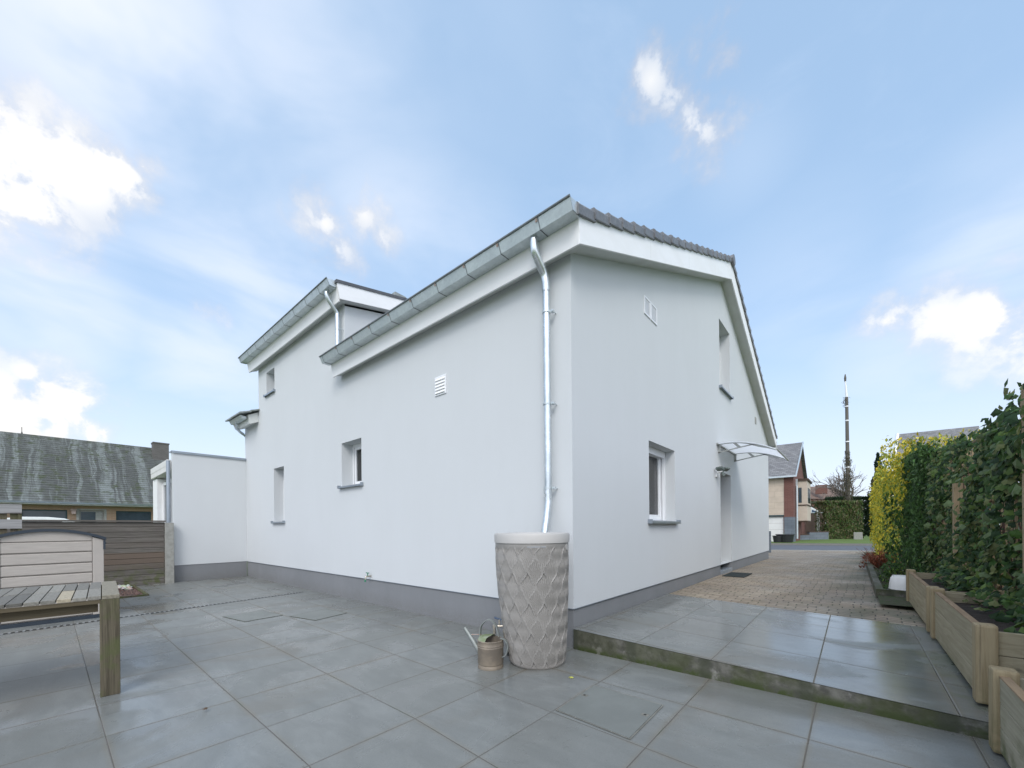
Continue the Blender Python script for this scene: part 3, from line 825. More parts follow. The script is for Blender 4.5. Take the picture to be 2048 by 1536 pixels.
# dormer roof
def dz_(y): return 5.385 + .20 * (y + .2)
dm = MB(); dm.prism([(-.22, dz_(-.22) - .03), (5.0, dz_(5.0) - .03), (5.0, dz_(5.0) + .02), (-.22, dz_(-.22) + .02)], -9.16, -4.44, 'x')
dm.build('dormer_roof', 'membrane', house)
dv = MB()
dv.prism([(-.15, dz_(-.15) - .29), (4.0, dz_(4.0) - .25), (4.0, dz_(4.0) - .03), (-.20, dz_(-.2) - .03)], -4.475, -4.455, 'x')
dv.build('verge_board', 'white_board', house)
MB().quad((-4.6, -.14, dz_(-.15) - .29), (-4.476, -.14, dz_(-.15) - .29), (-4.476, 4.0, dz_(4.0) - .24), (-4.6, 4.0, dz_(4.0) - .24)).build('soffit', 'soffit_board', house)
MB().box((-4.50, .95, dz_(1) + .02), (-4.75, 1.2, dz_(1.2) + .07)).build('flashing', 'old_tile', house)

# low old eave left of the dormer
le = MB(); le.prism([(0.0, 3.865), (-.175, 3.79), (-.20, 4.0), (0.0, 4.10)], -9.0, -8.98, 'x')
le.prism([(-.176, 3.79), (-.196, 3.79), (-.222, 4.0), (-.202, 4.0)], -9.9, -8.98, 'x')
le.build('fascia', 'soffit_board', house)
le = MB(); le.quad((-9.9, 0, 3.86), (-8.98, 0, 3.86), (-8.98, -.176, 3.79), (-9.9, -.176, 3.79)); le.build('soffit', 'soffit_board', house)
lt = MB()
for (ya, yb) in ((-.42, -.16), (-.19, .12)):
    for i in range(5):
        xx = -8.90 - i * .24
        lt.prism([(ya, 3.99 + .4 * (ya + .4)), (yb, 3.99 + .4 * (yb + .4) - .02), (yb, 3.99 + .4 * (yb + .4) + .015), (ya, 3.99 + .4 * (ya + .4) + .035)], xx - .236, xx, 'x')
lt.build('eave_tiles', 'old_tile', house, bevel=.006)
MB().prism([(-.24, 3.96), (-.24, 3.9), (-.33, 3.9), (-.37, 3.975)], -9.95, -9.05, 'x').build('gutter', 'zinc', house)
MB().tube([(-9.72, -.30, 3.93), (-9.74, -.295, 3.86), (-9.80, -.25, 3.79), (-9.95, -.12, 3.745), (-10.12, .02, 3.72), (-10.2, .10, 3.66), (-10.2, .12, 3.3)], .035, 12).build('downpipe', 'zinc_bright', house, smooth=True)

# main downpipe into the water butt
def smoothpath(pts, n=6):
    out = []
    P = [Vector(p) for p in pts]; P = [P[0] * 2 - P[1]] + P + [P[-1] * 2 - P[-2]]
    for i in range(1, len(P) - 2):
        for j in range(n):
            t = j / n
            out.append(.5 * ((2 * P[i]) + (-P[i - 1] + P[i + 1]) * t + (2 * P[i - 1] - 5 * P[i] + 4 * P[i + 1] - P[i + 2]) * t * t + (-P[i - 1] + 3 * P[i] - 3 * P[i + 1] + P[i + 2]) * t ** 3))
    out.append(P[-2]); return out
dp = MB()
dp.tube(smoothpath([(-.255, -.255, 4.06), (-.255, -.258, 3.99), (-.255, -.235, 3.91), (-.25, -.16, 3.82), (-.245, -.105, 3.76), (-.24, -.085, 3.68), (-.24, -.083, 3.60)], 6), .042, 18)
dp.tube([(-.24, -.083, 3.615), (-.236, -.083, 1.50)], .035, 18)
dp.tube([(-.236, -.083, 1.50), (-.236, -.085, 1.45), (-.225, -.13, 1.30), (-.215, -.19, 1.10)], .0365, 18)
for z in (3.61, 1.56, 1.49): dp.tube([(-.24, -.083, z + .018), (-.24, -.083, z - .018)], .0395, 18)
dp.tube([(-.25, -.165, 3.835), (-.247, -.135, 3.80)], .045, 18)
dpo = dp.build('downpipe', 'zinc_bright', house, smooth=True)
for z in (3.385, 2.455, 1.60):
    k_ = MB(); k_.tube([(-.24, -.083, z + .010), (-.24, -.083, z - .010)], .0425, 18)
    k_.box((-.195, -.075, z - .012), (-.165, -.045, z + .012)); k_.tube([(-.18, -.06, z), (-.18, 0, z)], .006, 8); k_.tube([(-.178, -.085, z), (-.178, -.04, z)], .009, 8)
    k_.build('pipe_clip', 'zinc', dpo)
dp = MB()
dp.tube(smoothpath([(-4.70, -.255, 5.30), (-4.70, -.26, 5.22), (-4.70, -.22, 5.13), (-4.70, -.13, 5.03), (-4.70, -.085, 4.97), (-4.70, -.08, 4.88), (-4.70, -.08, 4.2)], 6), .036, 16)
dpo = dp.build('downpipe', 'zinc_bright', house, smooth=True)
k_ = MB(); k_.tube([(-4.70, -.08, 4.70), (-4.70, -.08, 4.68)], .042, 16); k_.tube([(-4.64, -.06, 4.69), (-4.64, 0, 4.69)], .006, 8); k_.build('pipe_clip', 'zinc', dpo)

# annex wall and its front --------------------------------------------
AX, AY, AZ = -9.95, -1.478, 3.055
mb = MB(); mb.box((AX, AY, PZ), (AX - .22, -.001, AZ)); mb.build('annex_wall', 'plaster', house)
MB().box((AX - .012, AY + .012, -.1), (AX - .21, -.001, PZ - .001)).build('annex_plinth', 'plinth', house)
MB().box((AX + .03, AY - .03, AZ), (AX - .3, .0, AZ + .022)).box((AX + .03, AY - .03, AZ - .03), (AX + .026, 0, AZ)).build('annex_coping', 'sill_metal', house)
mb = MB(); mb.box((-10.17, AY + .25, 2.35), (-12.7, AY + .3, 2.95)); mb.box((-12.05, AY + .0, -.1), (-12.7, AY + .3, 2.6)); mb.box((-10.17, AY + .3, 2.93), (-14, .0, 2.95)); mb.box((-12.7, AY + .3, -.1), (-14.5, 0, 2.93)); mb.build('annex_front', 'white_board', house)
ab = MB().box((-10.25, AY - .06, 2.63), (-12.55, AY + .25, 2.90)).box((-10.25, AY - .065, 2.76), (-12.55, AY - .06, 2.90)).build('shutter_box', 'door_white', house, bevel=.01)
fr = MB(); fr.box((-10.3, AY + .12, .02), (-10.36, AY + .2, 2.5)); fr.box((-12.0, AY + .12, .02), (-12.06, AY + .2, 2.5)); fr.box((-10.36, AY + .12, 2.42), (-12.0, AY + .2, 2.5)); fr.box((-11.15, AY + .12, .02), (-11.25, AY + .2, 2.42))
pd = fr.build('patio_door', 'white_pvc', house)
MB().box((-10.36, AY + .15, .05), (-11.15, AY + .155, 2.42)).build('pane', 'dark_glass', pd); MB().box((-11.25, AY + .15, .05), (-12.0, AY + .155, 2.42)).build('pane', 'dark_glass', pd)
MB().tube([(-10.13, AY - .06, 2.86), (-10.13, AY - .06, .1)], .04, 12).build('downpipe', 'sill_metal', house, smooth=True)

# ------------------------------------------------------------------ things fixed to the house that lift off
can = thing('door_canopy', 'curved frosted canopy with grey brackets above the side door', 'canopy', (0, 6.35, 2.73))
def cz(x): return 2.885 + .10 * x - .335 * x * x
sh = MB(); N = 16; XE = 1.03
for i in range(N):
    a, b = XE * i / N, XE * (i + 1) / N
    sh.prism([(a, cz(a)), (b, cz(b)), (b, cz(b) + .006), (a, cz(a) + .006)], 5.50, 7.22, 'y')
sh.build('canopy_sheet', 'frosted_sheet', can, smooth=True)
MB().box((.0, 5.48, 2.865), (.03, 7.24, 2.90)).build('wall_rail', 'aluminium', can)
MB().tube([(XE, 5.48, cz(XE) + .002), (XE, 7.24, cz(XE) + .002)], .016, 8).build('front_rail', 'aluminium', can)
for y in (5.62, 7.08):
    b = MB(); w = .012
    b.box((0.0, y - w, 2.71), (.05, y + w, 2.875))
    for i in range(14):
        x0, x1 = XE * .97 * i / 14, XE * .97 * (i + 1) / 14
        th = lambda x: .016 + .03 * math.exp(-((x - .72) / .16) ** 2)
        b.prism([(x0, cz(x0) - .001), (x1, cz(x1) - .001), (x1, cz(x1) - th(x1)), (x0, cz(x0) - th(x0))], y - w, y + w, 'y')
    def cb(x): return 2.72 + .18 * x - .06 * x * x
    for i in range(10):
        x0, x1 = .70 * i / 10, .70 * (i + 1) / 10
        b.prism([(x0, cb(x0)), (x1, cb(x1)), (x1, cb(x1) - .02), (x0, cb(x0) - .02)], y - w, y + w, 'y')
    b.prism([(.27, cz(.27) - .01), (.33, cz(.33) - .01), (.42, cb(.42) - .002), (.36, cb(.36) - .002)], y - w, y + w, 'y')
    b.build('bracket', 'aluminium', can)
fl = thing('floodlight', 'small grey twin floodlight on the wall beside the side door', 'light', (.0, 5.45, 2.28))
MB().box((.0, 5.40, 2.20), (.03, 5.50, 2.32)).tube([(.02, 5.45, 2.28), (.13, 5.45, 2.30)], .014, 8).build('mount', 'porcelain', fl)
def head(c, yaw, pitch):
    M = Matrix.Translation(c) @ Matrix.Rotation(yaw, 4, 'Z') @ Matrix.Rotation(pitch, 4, 'Y')
    h = MB().box((-.045, -.07, -.018), (.045, .07, .018), M)
    for i in range(5): h.box((-.04 + i * .018, -.065, .018), (-.034 + i * .018, .065, .03), M)
    h.build('lamp_head', 'lamp_grey', fl, bevel=.004)
head(Vector((.10, 5.33, 2.34)), 1.2, .5); head(Vector((.16, 5.55, 2.35)), -.4, -.55); head(Vector((.13, 5.44, 2.25)), .3, 1.1)
gt = thing('garden_tap', 'small green-handled tap on the long wall above the plinth', 'tap', (-3.8, 0, .44))
MB().tube(smoothpath([(-3.80, 0, .445), (-3.80, -.06, .445), (-3.80, -.09, .44), (-3.80, -.10, .40)]), .012, 10).build('spout', 'brass', gt, smooth=True)
MB().tube([(-3.80, -.06, .45), (-3.80, -.06, .50)], .008, 8).box((-3.84, -.068, .495), (-3.76, -.052, .507)).build('handle', 'green_paint', gt)
MB().tube([(-3.8, -.10, .40), (-3.8, -.105, .36)], .014, 8).build('hose_connector', 'green_paint', gt)

# ------------------------------------------------------------------ water butt
bx, by, bh = -.055, -.53, 1.085
butt = thing('water_butt', 'taupe plastic water butt embossed with leaf-shaped diamonds below the downpipe', 'water butt', (bx, by, 0))
def br_(z):
    t = z / bh
    return .252 + .070 * math.sin(min(1, t * 1.05) * pi / 2)
RT_ = br_(bh)
def body():
    nth, nz = 420, 250
    th = np.linspace(0, 2 * pi, nth, endpoint=False); zz = np.linspace(0, bh, nz)
    T, Z = np.meshgrid(th, zz)
    R = .252 + .070 * np.sin(np.minimum(1, Z / bh * 1.05) * pi / 2)
    R -= .02 * np.exp(-(Z / .018))
    n = 15; per = .252
    def leaf(A, B, sg):
        a = A - np.round(A); b = B - np.round(B)
        off = 0 * b; w = .44 * np.abs(np.cos(pi * b)) ** 1.75 + 1e-4
        t = (a - off) / w
        ins = np.clip((1 - np.abs(t)) * 5, 0, 1)
        rib = .5 + .5 * np.cos((a + b * .75 + .06 * np.sin(4 * pi * b)) * 2 * pi * 8)
        return ins * (-.010 + .007 * rib + sg * .013 * b) , np.clip((1 - np.abs(t)) * 3, 0, 1), t
    A = T * n / (2 * pi); B = (Z - .085) / per
    A = A + .045 * np.sin(4 * pi * B)
    h1, i1, t1 = leaf(A, B, 1); h2, i2, t2 = leaf(A + .5, B + .5, -1)
    h = np.where(i1 >= i2, h1, h2)
    fade = np.clip((bh - .035 - Z) / .03, 0, 1) * np.clip((Z - .015) / .03, 0, 1)
    R = R + (h + .003) * fade * .85
    cy = by - (R * 0 + .0) - ((.322 - (.252 + .070 * np.sin(np.minimum(1, Z / bh * 1.05) * pi / 2))) * -1.0) - .066
    X = bx + R * np.cos(T); Y = cy + R * np.sin(T)
    mb = MB(); mb.v = [tuple(p) for p in np.stack([X, Y, Z], -1).reshape(-1, 3)]
    for i in range(nz - 1):
        for j in range(nth):
            q = (j + 1) % nth; mb.face([i * nth + j, i * nth + q, (i + 1) * nth + q, (i + 1) * nth + j])
    mb.face(list(range(nth))[::-1])
    return mb.build('body', 'resin_body', butt, smooth=True)
bo = body()
ty = by - .066
lid = MB()
lid.lathe([(.300, bh - .012), (.330, bh - .012), (.333, bh + .05), (.326, bh + .068), (.31, bh + .072), (.292, bh + .068), (.285, bh + .05), (.0, bh + .05)], (bx, ty, 0), 96)
lid.build('lid', 'resin_lid', butt, smooth=True)
# recessed hand grip and overflow port
g_ = MB()
a0 = math.atan2(CAM.y - ty, CAM.x - bx)
for i in range(10):
    w0 = a0 + .13 + (i - 5) * .05; w1 = w0 + .05
    for (w, ) in ((w0, ),):
        p0 = (bx + .322 * cos(w0), ty + .322 * sin(w0)); p1 = (bx + .322 * cos(w1), ty + .322 * sin(w1))
        g_.quad((*p0, bh - .045), (*p1, bh - .045), (*p1, bh - .013), (*p0, bh - .013))
g_.build('hand_grip', 'grey_hose', butt)
w = a0 + 1.18
cc = Vector((bx + .318 * cos(w), ty + .318 * sin(w), bh - .05)); nn = Vector((cos(w), sin(w), 0))
MB().tube([cc - nn * .01, cc + nn * .006], .028, 20).build('port', 'resin_lid', butt)
# twin brass tap on the left
L = Vector((-.759, -.651, 0)); tp = Vector((bx, by, .33)) + L * .262 + Vector((.03, -.035, 0))
t_ = MB(); t_.tube([tp, tp + L * .12], .010, 10); t_.tube([tp + L * .03, tp + L * .03 + Vector((0, 0, -.12))], .009, 10); t_.tube([tp + L * .12, tp + L * .12 + Vector((0, 0, -.07))], .012, 10)
t_.tube([tp + L * .075 - Vector((0, 0, .01)), tp + L * .075 + Vector((0, 0, .06))], .009, 10); t_.tube([tp + L * .03 + Vector((0, 0, -.03)), tp + L * .03 + Vector((0, 0, -.055))], .016, 10); t_.tube([tp + L * .12 + Vector((0, 0, .012)), tp + L * .12 + Vector((0, 0, -.02))], .016, 10)
tapo = t_.build('tap', 'brass', butt, smooth=True)
MB().tube([tp + L * .06 + Vector((0, 0, .055)), tp + L * .12 + Vector((0, 0, .078))], .008, 8).build('lever', 'blue_plastic', tapo)
hs = Vector((bx, by, 0)) + L * .262 + Vector((.045, -.05, 0))
MB().tube(smoothpath([tp + Vector((.0, 0, -.02)), tp + Vector((.01, 0, -.12)), hs + Vector((0, 0, .14)), hs + Vector((.0, 0, .10))]), .007, 8).build('hose', 'grey_hose', butt, smooth=True)
MB().tube([hs + Vector((0, 0, .115)), hs + Vector((0.005, -.004, .075))], .012, 8).build('hose_end', 'black_plastic', butt)

# ------------------------------------------------------------------ watering can
wc = Vector((-.285, -.895, 0))
wcan = thing('watering_can', 'old beige metal watering can with arched handle beside the water butt', 'watering can', wc)
RR = .112
pr = [(RR * .97, 0), (RR * .99, .012), (RR * .93, .03), (RR * .96, .035), (RR * 1.0, .045)] 
for z in (.20, .205, .21, .225, .23, .235): pass
pr += [(RR, .175), (RR * 1.03, .18), (RR, .187), (RR, .192), (RR * 1.03, .197), (RR, .204), (RR * 1.0, .228), (RR * 1.04, .236), (RR * .98, .240), (RR * .95, .236), (RR * .95, .05), (0, .05)]
MB().lathe(pr, wc, 40).build('can_body', 'can_metal', wcan, smooth=True)
sd = Vector((-.95, -.30, 0)).normalized(); bd_ = -sd
cv = MB(); k = len(cv.v)
for i in range(13):
    w = -pi / 2 + pi * i / 12
    e = sd * cos(w) + Vector((-sd.y, sd.x, 0)) * sin(w)
    for (rr, zz) in ((RR * .99, .237), (RR * .75, .262), (RR * .35, .268), (0.0, .265)):
        off = sd * (.02 if rr < RR * .8 else 0)
        cv.v.append(tuple(wc + e * rr + off * (1 - abs(sin(w))) + Vector((0, 0, zz))))
for i in range(12):
    for j in range(3): cv.face([k + i * 4 + j, k + (i + 1) * 4 + j, k + (i + 1) * 4 + j + 1, k + i * 4 + j + 1])
cv.build('half_cover', 'can_moss', wcan, smooth=True)
sp = MB(); s0 = wc + sd * .085 + Vector((0, 0, .09)); s1 = wc + sd * .255 + Vector((0, 0, .315))
sp.tube([s0, s0.lerp(s1, .5), s0.lerp(s1, .85), s1], [.027, .021, .018, .016], 14); sp.tube([s0.lerp(s1, .72), s0.lerp(s1, .76)], .018, 14); sp.tube([s0.lerp(s1, .97), s1], .017, 14)
sp.build('spout', 'can_zinc', wcan, smooth=True)
MB().tube([s0.lerp(s1, .74), wc + sd * .09 + Vector((0, 0, .27))], .004, 8).build('brace', 'bolt_rust', wcan)
def strap(pts, wdt, thk, side):
    m = MB(); P = smoothpath(pts, 8)
    k = 0
    for i, p in enumerate(P):
        t = (P[min(i + 1, len(P) - 1)] - P[max(i - 1, 0)]).normalized(); n = t.cross(side).normalized()
        for (a, b) in ((-1, -1), (1, -1), (1, 1), (-1, 1)): m.v.append(tuple(p + side * wdt * a / 2 + n * thk * b / 2))
    for i in range(len(P) - 1):
        for j in range(4): q = (j + 1) % 4; m.face([i * 4 + j, i * 4 + q, (i + 1) * 4 + q, (i + 1) * 4 + j])
    m.face([0, 1, 2, 3]); q = (len(P) - 1) * 4; m.face([q + 3, q + 2, q + 1, q]); return m
pz = Vector((0, 0, 1)); lat = Vector((-sd.y, sd.x, 0))
strap([wc + sd * .10 - lat * .0 + pz * .225, wc + sd * .098 + pz * .28, wc + sd * .085 + pz * .35, wc + sd * .02 + pz * .405, wc - sd * .05 + pz * .37 , wc - sd * .085 + pz * .27], .030, .007, lat).build('top_handle', 'can_zinc', wcan, smooth=True)
strap([wc - sd * .095 + pz * .255, wc - sd * .14 + pz * .245, wc - sd * .165 + pz * .19, wc - sd * .145 + pz * .12, wc - sd * .098 + pz * .09], .022, .007, lat).build('back_handle', 'can_zinc', wcan, smooth=True)

# ------------------------------------------------------------------ patio table
tb = thing('patio_table', 'weathered wooden garden table with slatted top at left', 'table', (-2.02, -3.05, 0))
M = Matrix.Translation((-2.02, -3.045, 0)) @ Matrix.Rotation(radians(-3.5), 4, 'Z')   # local: -x to the far side, -y away to the left
TW, TL, TZ = 1.17, 1.9, .735
def greyw():
    k = rnd.random()
    if k < .10: return (.42, .36, .25)
    v_ = rnd.uniform(.12, .27); return (v_ * 1.06, v_ * 1.0, v_ * .84)
sl_ = MB()
sl_.cur = (.25, .225, .165)
sl_.box((-TW, -.092, TZ - .028), (0, 0, TZ), M); sl_.box((-TW, -TL, TZ - .028), (0, -TL + .092, TZ), M)
n = int((TL - .184) / .0725)
for i in range(n):
    y0 = -.097 - i * .0725
    for (xa, xb) in ((-.003, -TW * .485), (-TW * .505, -TW + .003)):
        sl_.cur = greyw(); sl_.box((xa, y0 - .067, TZ - .026 + rnd.uniform(-.001, .001)), (xb, y0, TZ - .001 + rnd.uniform(-.0015, .001)), M)
sl_.build('tabletop', 'slat_wood', tb, bevel=.003)
MB().box((-.018, -TL + .1, TZ - .055), (.002, -.10, TZ - .0285), M).build('edge_rail', 'apron_wood', tb)
MB().box((-TW - .002, -TL + .1, TZ - .055), (-TW + .018, -.10, TZ - .0285), M).build('edge_rail', 'apron_wood', tb)
MB().box((-.075, -TL + .11, TZ - .120), (-.050, -.112, TZ - .056), M).box((-TW + .05, -TL + .11, TZ - .135), (-TW + .075, -.112, TZ - .056), M).box((-TW + .1, -.08, TZ - .13), (-.1, -.055, TZ - .029), M).build('apron', 'apron_wood', tb)
for (xa, ya) in ((0, 0), (-TW + .11, 0), (0, -TL + .11), (-TW + .11, -TL + .11)):
    MB().box((xa - .11, ya - .105, 0), (xa, ya - .0, TZ - .029), M).build('leg', 'leg_wood', tb, bevel=.004)

# ------------------------------------------------------------------ storage box
sb = thing('storage_box', 'large beige plastic storage box with charcoal arched lid', 'storage box', (-6.5, -3.4, 0))
YC, HW = -3.385, .51
def arch(y): return 1.085 + .125 * (1 - ((y - YC) / (HW + .02)) ** 2)
fx = -5.90
b = MB(); b.box((fx - .03, YC - HW + .02, .05), (fx - 1.25, YC + HW - .02, 1.07)); 
b.prism([(YC - HW + .02, 1.07)] + [(YC + (HW - .02) * (i / 8 - 1) , arch(YC + (HW - .02) * (i / 8 - 1)) - .02) for i in range(0, 17)] + [(YC + HW - .02, 1.07)], fx - 1.25, fx - .03, 'x')
b.build('body', 'beige_plain', sb)
seams = [.052, .19, .345, .498, .636, .775, .923, 1.072]
p = MB()
for i, (z0, z1) in enumerate(zip(seams[:-1], seams[1:])):
    ya, yb = YC - .39, YC + .39
    p.prism([(fx - .03, z0 + .010), (fx - .006, z0 + .012), (fx - .002, z0 + .018), (fx - .002, z1 - .014), (fx - .012, z1 - .004), (fx - .03, z1 - .002)], ya, yb, 'y')
pts = [(YC - .39, 1.080)] + [(YC + .39 * (i / 8 - 1), max(1.082, arch(YC + .39 * (i / 8 - 1)) - .004)) for i in range(17)] + [(YC + .39, 1.080)]
p.prism(pts, fx - .03, fx - .004, 'x')
p.build('front_panel', 'beige_plastic', sb)
for sgn in (-1, 1):
    a, b_ = sorted((YC + sgn * .396, YC + sgn * (HW - .005)))
    zt = min(arch(a), arch(b_))
    MB().prism([(a, .05), (b_, .05), (b_, arch(b_) - .012), (a, arch(a) - .012)], fx - .05, fx + .006, 'x').build('corner_panel', 'beige_plain', sb, bevel=.006)
l = MB()
ysn = [YC + (HW + .02) * (i / 12 - 1) for i in range(25)]
for a, b_ in zip(ysn[:-1], ysn[1:]):
    l.prism([(a, arch(a) - .004), (b_, arch(b_) - .004), (b_, arch(b_) + .034), (a, arch(a) + .034)], fx - 1.28, fx + .03, 'x')
lo = l.build('lid', 'charcoal_plastic', sb)
MB().box((fx - .03, YC + HW - .01, .95), (fx + .02, YC + HW + .012, 1.09)).tube([(fx, YC + HW + .0, 1.04), (fx, YC + HW + .02, 1.04)], .014, 8).build('hinge', 'charcoal_plastic', sb)
MB().box((fx - .0, YC - HW + .01, .0), (fx + .012, YC + HW - .01, .05)).box((fx - 1.24, YC - HW + .01, .0), (fx - .0, YC + HW - .01, .049)).build('base_rail', 'charcoal_plastic', sb)

# ------------------------------------------------------------------ fences on the left
fc = thing('board_fence', 'weathered horizontal board fence with concrete post left of the annex', 'fence', (-9.8, -3.5, 0))
f = MB(); z = .0; i = 0
MB().box((-9.875, -6.4, .01), (-9.88, -1.66, 1.40)).build('backing', 'dark_timber', fc)
hts = [.0, .115, .235, .36, .485, .60, .715, .83, .95, 1.065, 1.185, 1.30, 1.40]
for a, b_ in zip(hts[:-1], hts[1:]):
    f.box((-9.83 - rnd.uniform(0, .006), -6.5, a + .005), (-9.87, -1.66, b_ - .002))
f.build('boards', 'fence_wood', fc, bevel=.002)
MB().box((-9.79, -6.5, 1.405), (-9.90, -1.64, 1.44)).build('cap_rail', 'fence_wood', fc)
MB().box((-9.77, -1.655, -.05), (-9.90, -1.50, 1.39)).build('post', 'concrete', fc, bevel=.01)
MB().box((-9.77, -6.6, -.05), (-9.90, -6.5, 1.39)).build('post', 'concrete', fc, bevel=.01)
of = thing('panel_fence', 'pale grey staggered board fence panel behind the storage box', 'fence', (-8, -4.5, 0))
f = MB()
for i, z in enumerate((1.50, 1.26, 1.02, .78, .54, .3)):
    f.box((-7.985, -6, z), (-8.0, -3.66, z + .145))
f.build('front_boards', 'old_fence_wood', of)
f = MB()
for k in range(18): f.box((-8.02, -3.68 - k * .13, .1), (-8.04, -3.68 - k * .13 - .1, 1.62))
f.build('back_boards', 'leg_wood', of)
MB().box((-8.0, -3.70, 0), (-8.02, -3.66, 1.6)).box((-8.0, -4.0, 0), (-8.02, -4.04, 1.6)).build('batten', 'leg_wood', of)
# gravel bed with a timber edge
struct(MB().quad((-9.78, -4.4, .006), (-7.89, -4.4, .006), (-7.89, -2.22, .006), (-9.78, -2.22, .006)).build('gravel_bed', 'red_gravel'))
MB_ = MB().box((-7.89, -4.4, -.05), (-7.84, -2.17, .03)).box((-9.78, -2.22, -.05), (-7.89, -2.17, .03))
tag(MB_.build('bed_edging', 'leg_wood', origin=(-8, -3, 0)), 'low timber edging round the small gravel bed', 'edging')
def pebble(m, c, r_, col):
    m.cur = col; k = len(m.v); sx, sy, sz = r_ * rnd.uniform(.8, 1.3), r_ * rnd.uniform(.7, 1.1), r_ * rnd.uniform(.5, .8); a = rnd.uniform(0, 6)
    m.v.append((c[0], c[1], c[2] + sz)); 
    for j in range(6):
        w = 2 * pi * j / 6; q = rnd.uniform(.85, 1.15); m.v.append((c[0] + sx * cos(w + a) * q, c[1] + sy * sin(w + a) * q, c[2] + sz * .35))
    for j in range(6):
        w = 2 * pi * j / 6; m.v.append((c[0] + sx * cos(w + a) * .9, c[1] + sy * sin(w + a) * .9, c[2] - sz * .4))
    for j in range(6):
        q = (j + 1) % 6; m.face([k, k + 1 + j, k + 1 + q]); m.face([k + 1 + j, k + 7 + j, k + 7 + q, k + 1 + q])
attr_mat('pebble', .8)
m = MB()
for i in range(120): pebble(m, (rnd.uniform(-9.7, -9.1), rnd.uniform(-3.0, -2.28), .02 + rnd.uniform(0, .03)), rnd.uniform(.02, .045), tuple(rnd.uniform(.5, .75) * c for c in (1, .95, .82)))
tag(m.build('white_pebbles', 'pebble', origin=(-9.4, -2.6, 0)), 'heap of cream white pebbles at the foot of the fence', 'pebbles', kind='stuff')
m = MB()
for i in range(900): pebble(m, (rnd.uniform(-9.7, -7.92), rnd.uniform(-3.6, -2.25), .012), rnd.uniform(.008, .02), rnd.choice([(.2, .11, .09), (.13, .08, .065), (.24, .17, .14), (.10, .08, .07)]))
tag(m.build('bark_gravel', 'pebble', origin=(-8.8, -2.8, 0)), 'reddish brown gravel chips in the small bed', 'gravel', kind='stuff')

# drain slot and access covers
def dx(y): return -5.50 - .125 * (y + 3.76)
m = MB(); ysd = [-5.2 + i * .25 for i in range(21)]
for a, b_ in zip(ysd[:-1], ysd[1:]): m.quad((dx(a) - .034, a, .004), (dx(a) + .034, a, .004), (dx(b_) + .034, b_, .004), (dx(b_) - .034, b_, .004))
tag(m.build('drain_channel', 'drain_grate', origin=(-5.8, -2, 0)), 'narrow dark drain grating set across the patio slabs', 'drain')
pm('slab_plain', (.178, .190, .176), (.150, .160, .148), 2.2, .42, .25, 90)
pm('joint_dark', (.06, .052, .035), (.075, .085, .035), 8, .95)
pm('frame_steel', (.32, .31, .27), (.20, .19, .16), 12, .5, metal=.5)
def cover(name, q, label, plugs=False, metal=False, grp=None):
    c = sum((Vector((*p, 0)) for p in q), Vector()) / 4
    t = thing(name, label, 'drain cover', c, grp)
    def ins(d):
        return [tuple((Vector((*p, 0)) + (c - Vector((*p, 0))).normalized() * d))[:2] for p in q]
    a, b_ = q, ins(.012)
    m = MB()
    for i in range(4): j = (i + 1) % 4; m.quad((*a[i], .0042), (*a[j], .0042), (*b_[j], .0042), (*b_[i], .0042))
    m.build('frame', 'frame_steel' if metal else 'joint_dark', t)
    MB().prism(ins(.015), .001, .0055, 'z').build('inset_slab', 'slab_plain', t)
    if plugs:
        for (s0, s1) in ((0, 3), (1, 2)):
            pc = (Vector((*q[s0], 0)) * .62 + Vector((*q[s1], 0)) * .38); pc += (c - pc).normalized() * .045
            o = MB().box((pc.x - .022, pc.y - .016, .0056), (pc.x + .022, pc.y + .016, .0072)).build('key_plug', 'frame_steel', t)
            MB().tube([(pc.x, pc.y, .007), (pc.x, pc.y, .0082)], .009, 10).build('key_hole', 'dark_void', o)
    return t
def onslope(p):
    z = PS * p[0]
    for _ in range(5): k = (1.2 - z) / 1.2; q = (CAM.x + (p[0] - CAM.x) * k, CAM.y + (p[1] - CAM.y) * k); z = PS * q[0]
    return q
cq = [onslope(p) for p in [(.605, -.695), (1.14, -.705), (1.15, -1.262), (.618, -1.23)]]
ac = cover('access_cover', cq, 'slab-filled access cover with two lifting points in front of the terrace step', True, True)
ac.rotation_euler = (0, -math.atan(PS), 0); ac.location.z = PS * ac.location.x
cover('access_cover', [(-4.62, -1.31), (-3.98, -1.24), (-3.94, -1.72), (-4.56, -1.82)], 'slab-filled access cover nearer the drain, further left on the patio')
cover('access_cover', [(-3.95, -.66), (-3.40, -.60), (-3.28, -1.10), (-3.84, -1.22)], 'slab-filled access cover midway along the long wall')
# fallen leaves
def fleaf(u_, v_, label, col, s=.03):
    m = MB(); m.cur = col; a = rnd.uniform(0, 6)
    for i in range(6):
        w0, w1 = a + i, a + i + 1.05
        m.quad((u_, v_, .030), (u_ + s * cos(w0), v_ + s * sin(w0) * .7, .022), (u_ + s * .8 * cos(w1), v_ + s * .6 * sin(w1), .026))
    tag(m.build('fallen_leaf', 'leaf', origin=(u_, v_, 0)), label, 'leaf')
fleaf(.42, -.72, 'small yellow leaf lying on the slabs right of the water butt', (.55, .55, .12), .025)
fleaf(-1.15, -2.72, 'curled brown leaf lying on the slabs in the foreground', (.10, .06, .03), .025)

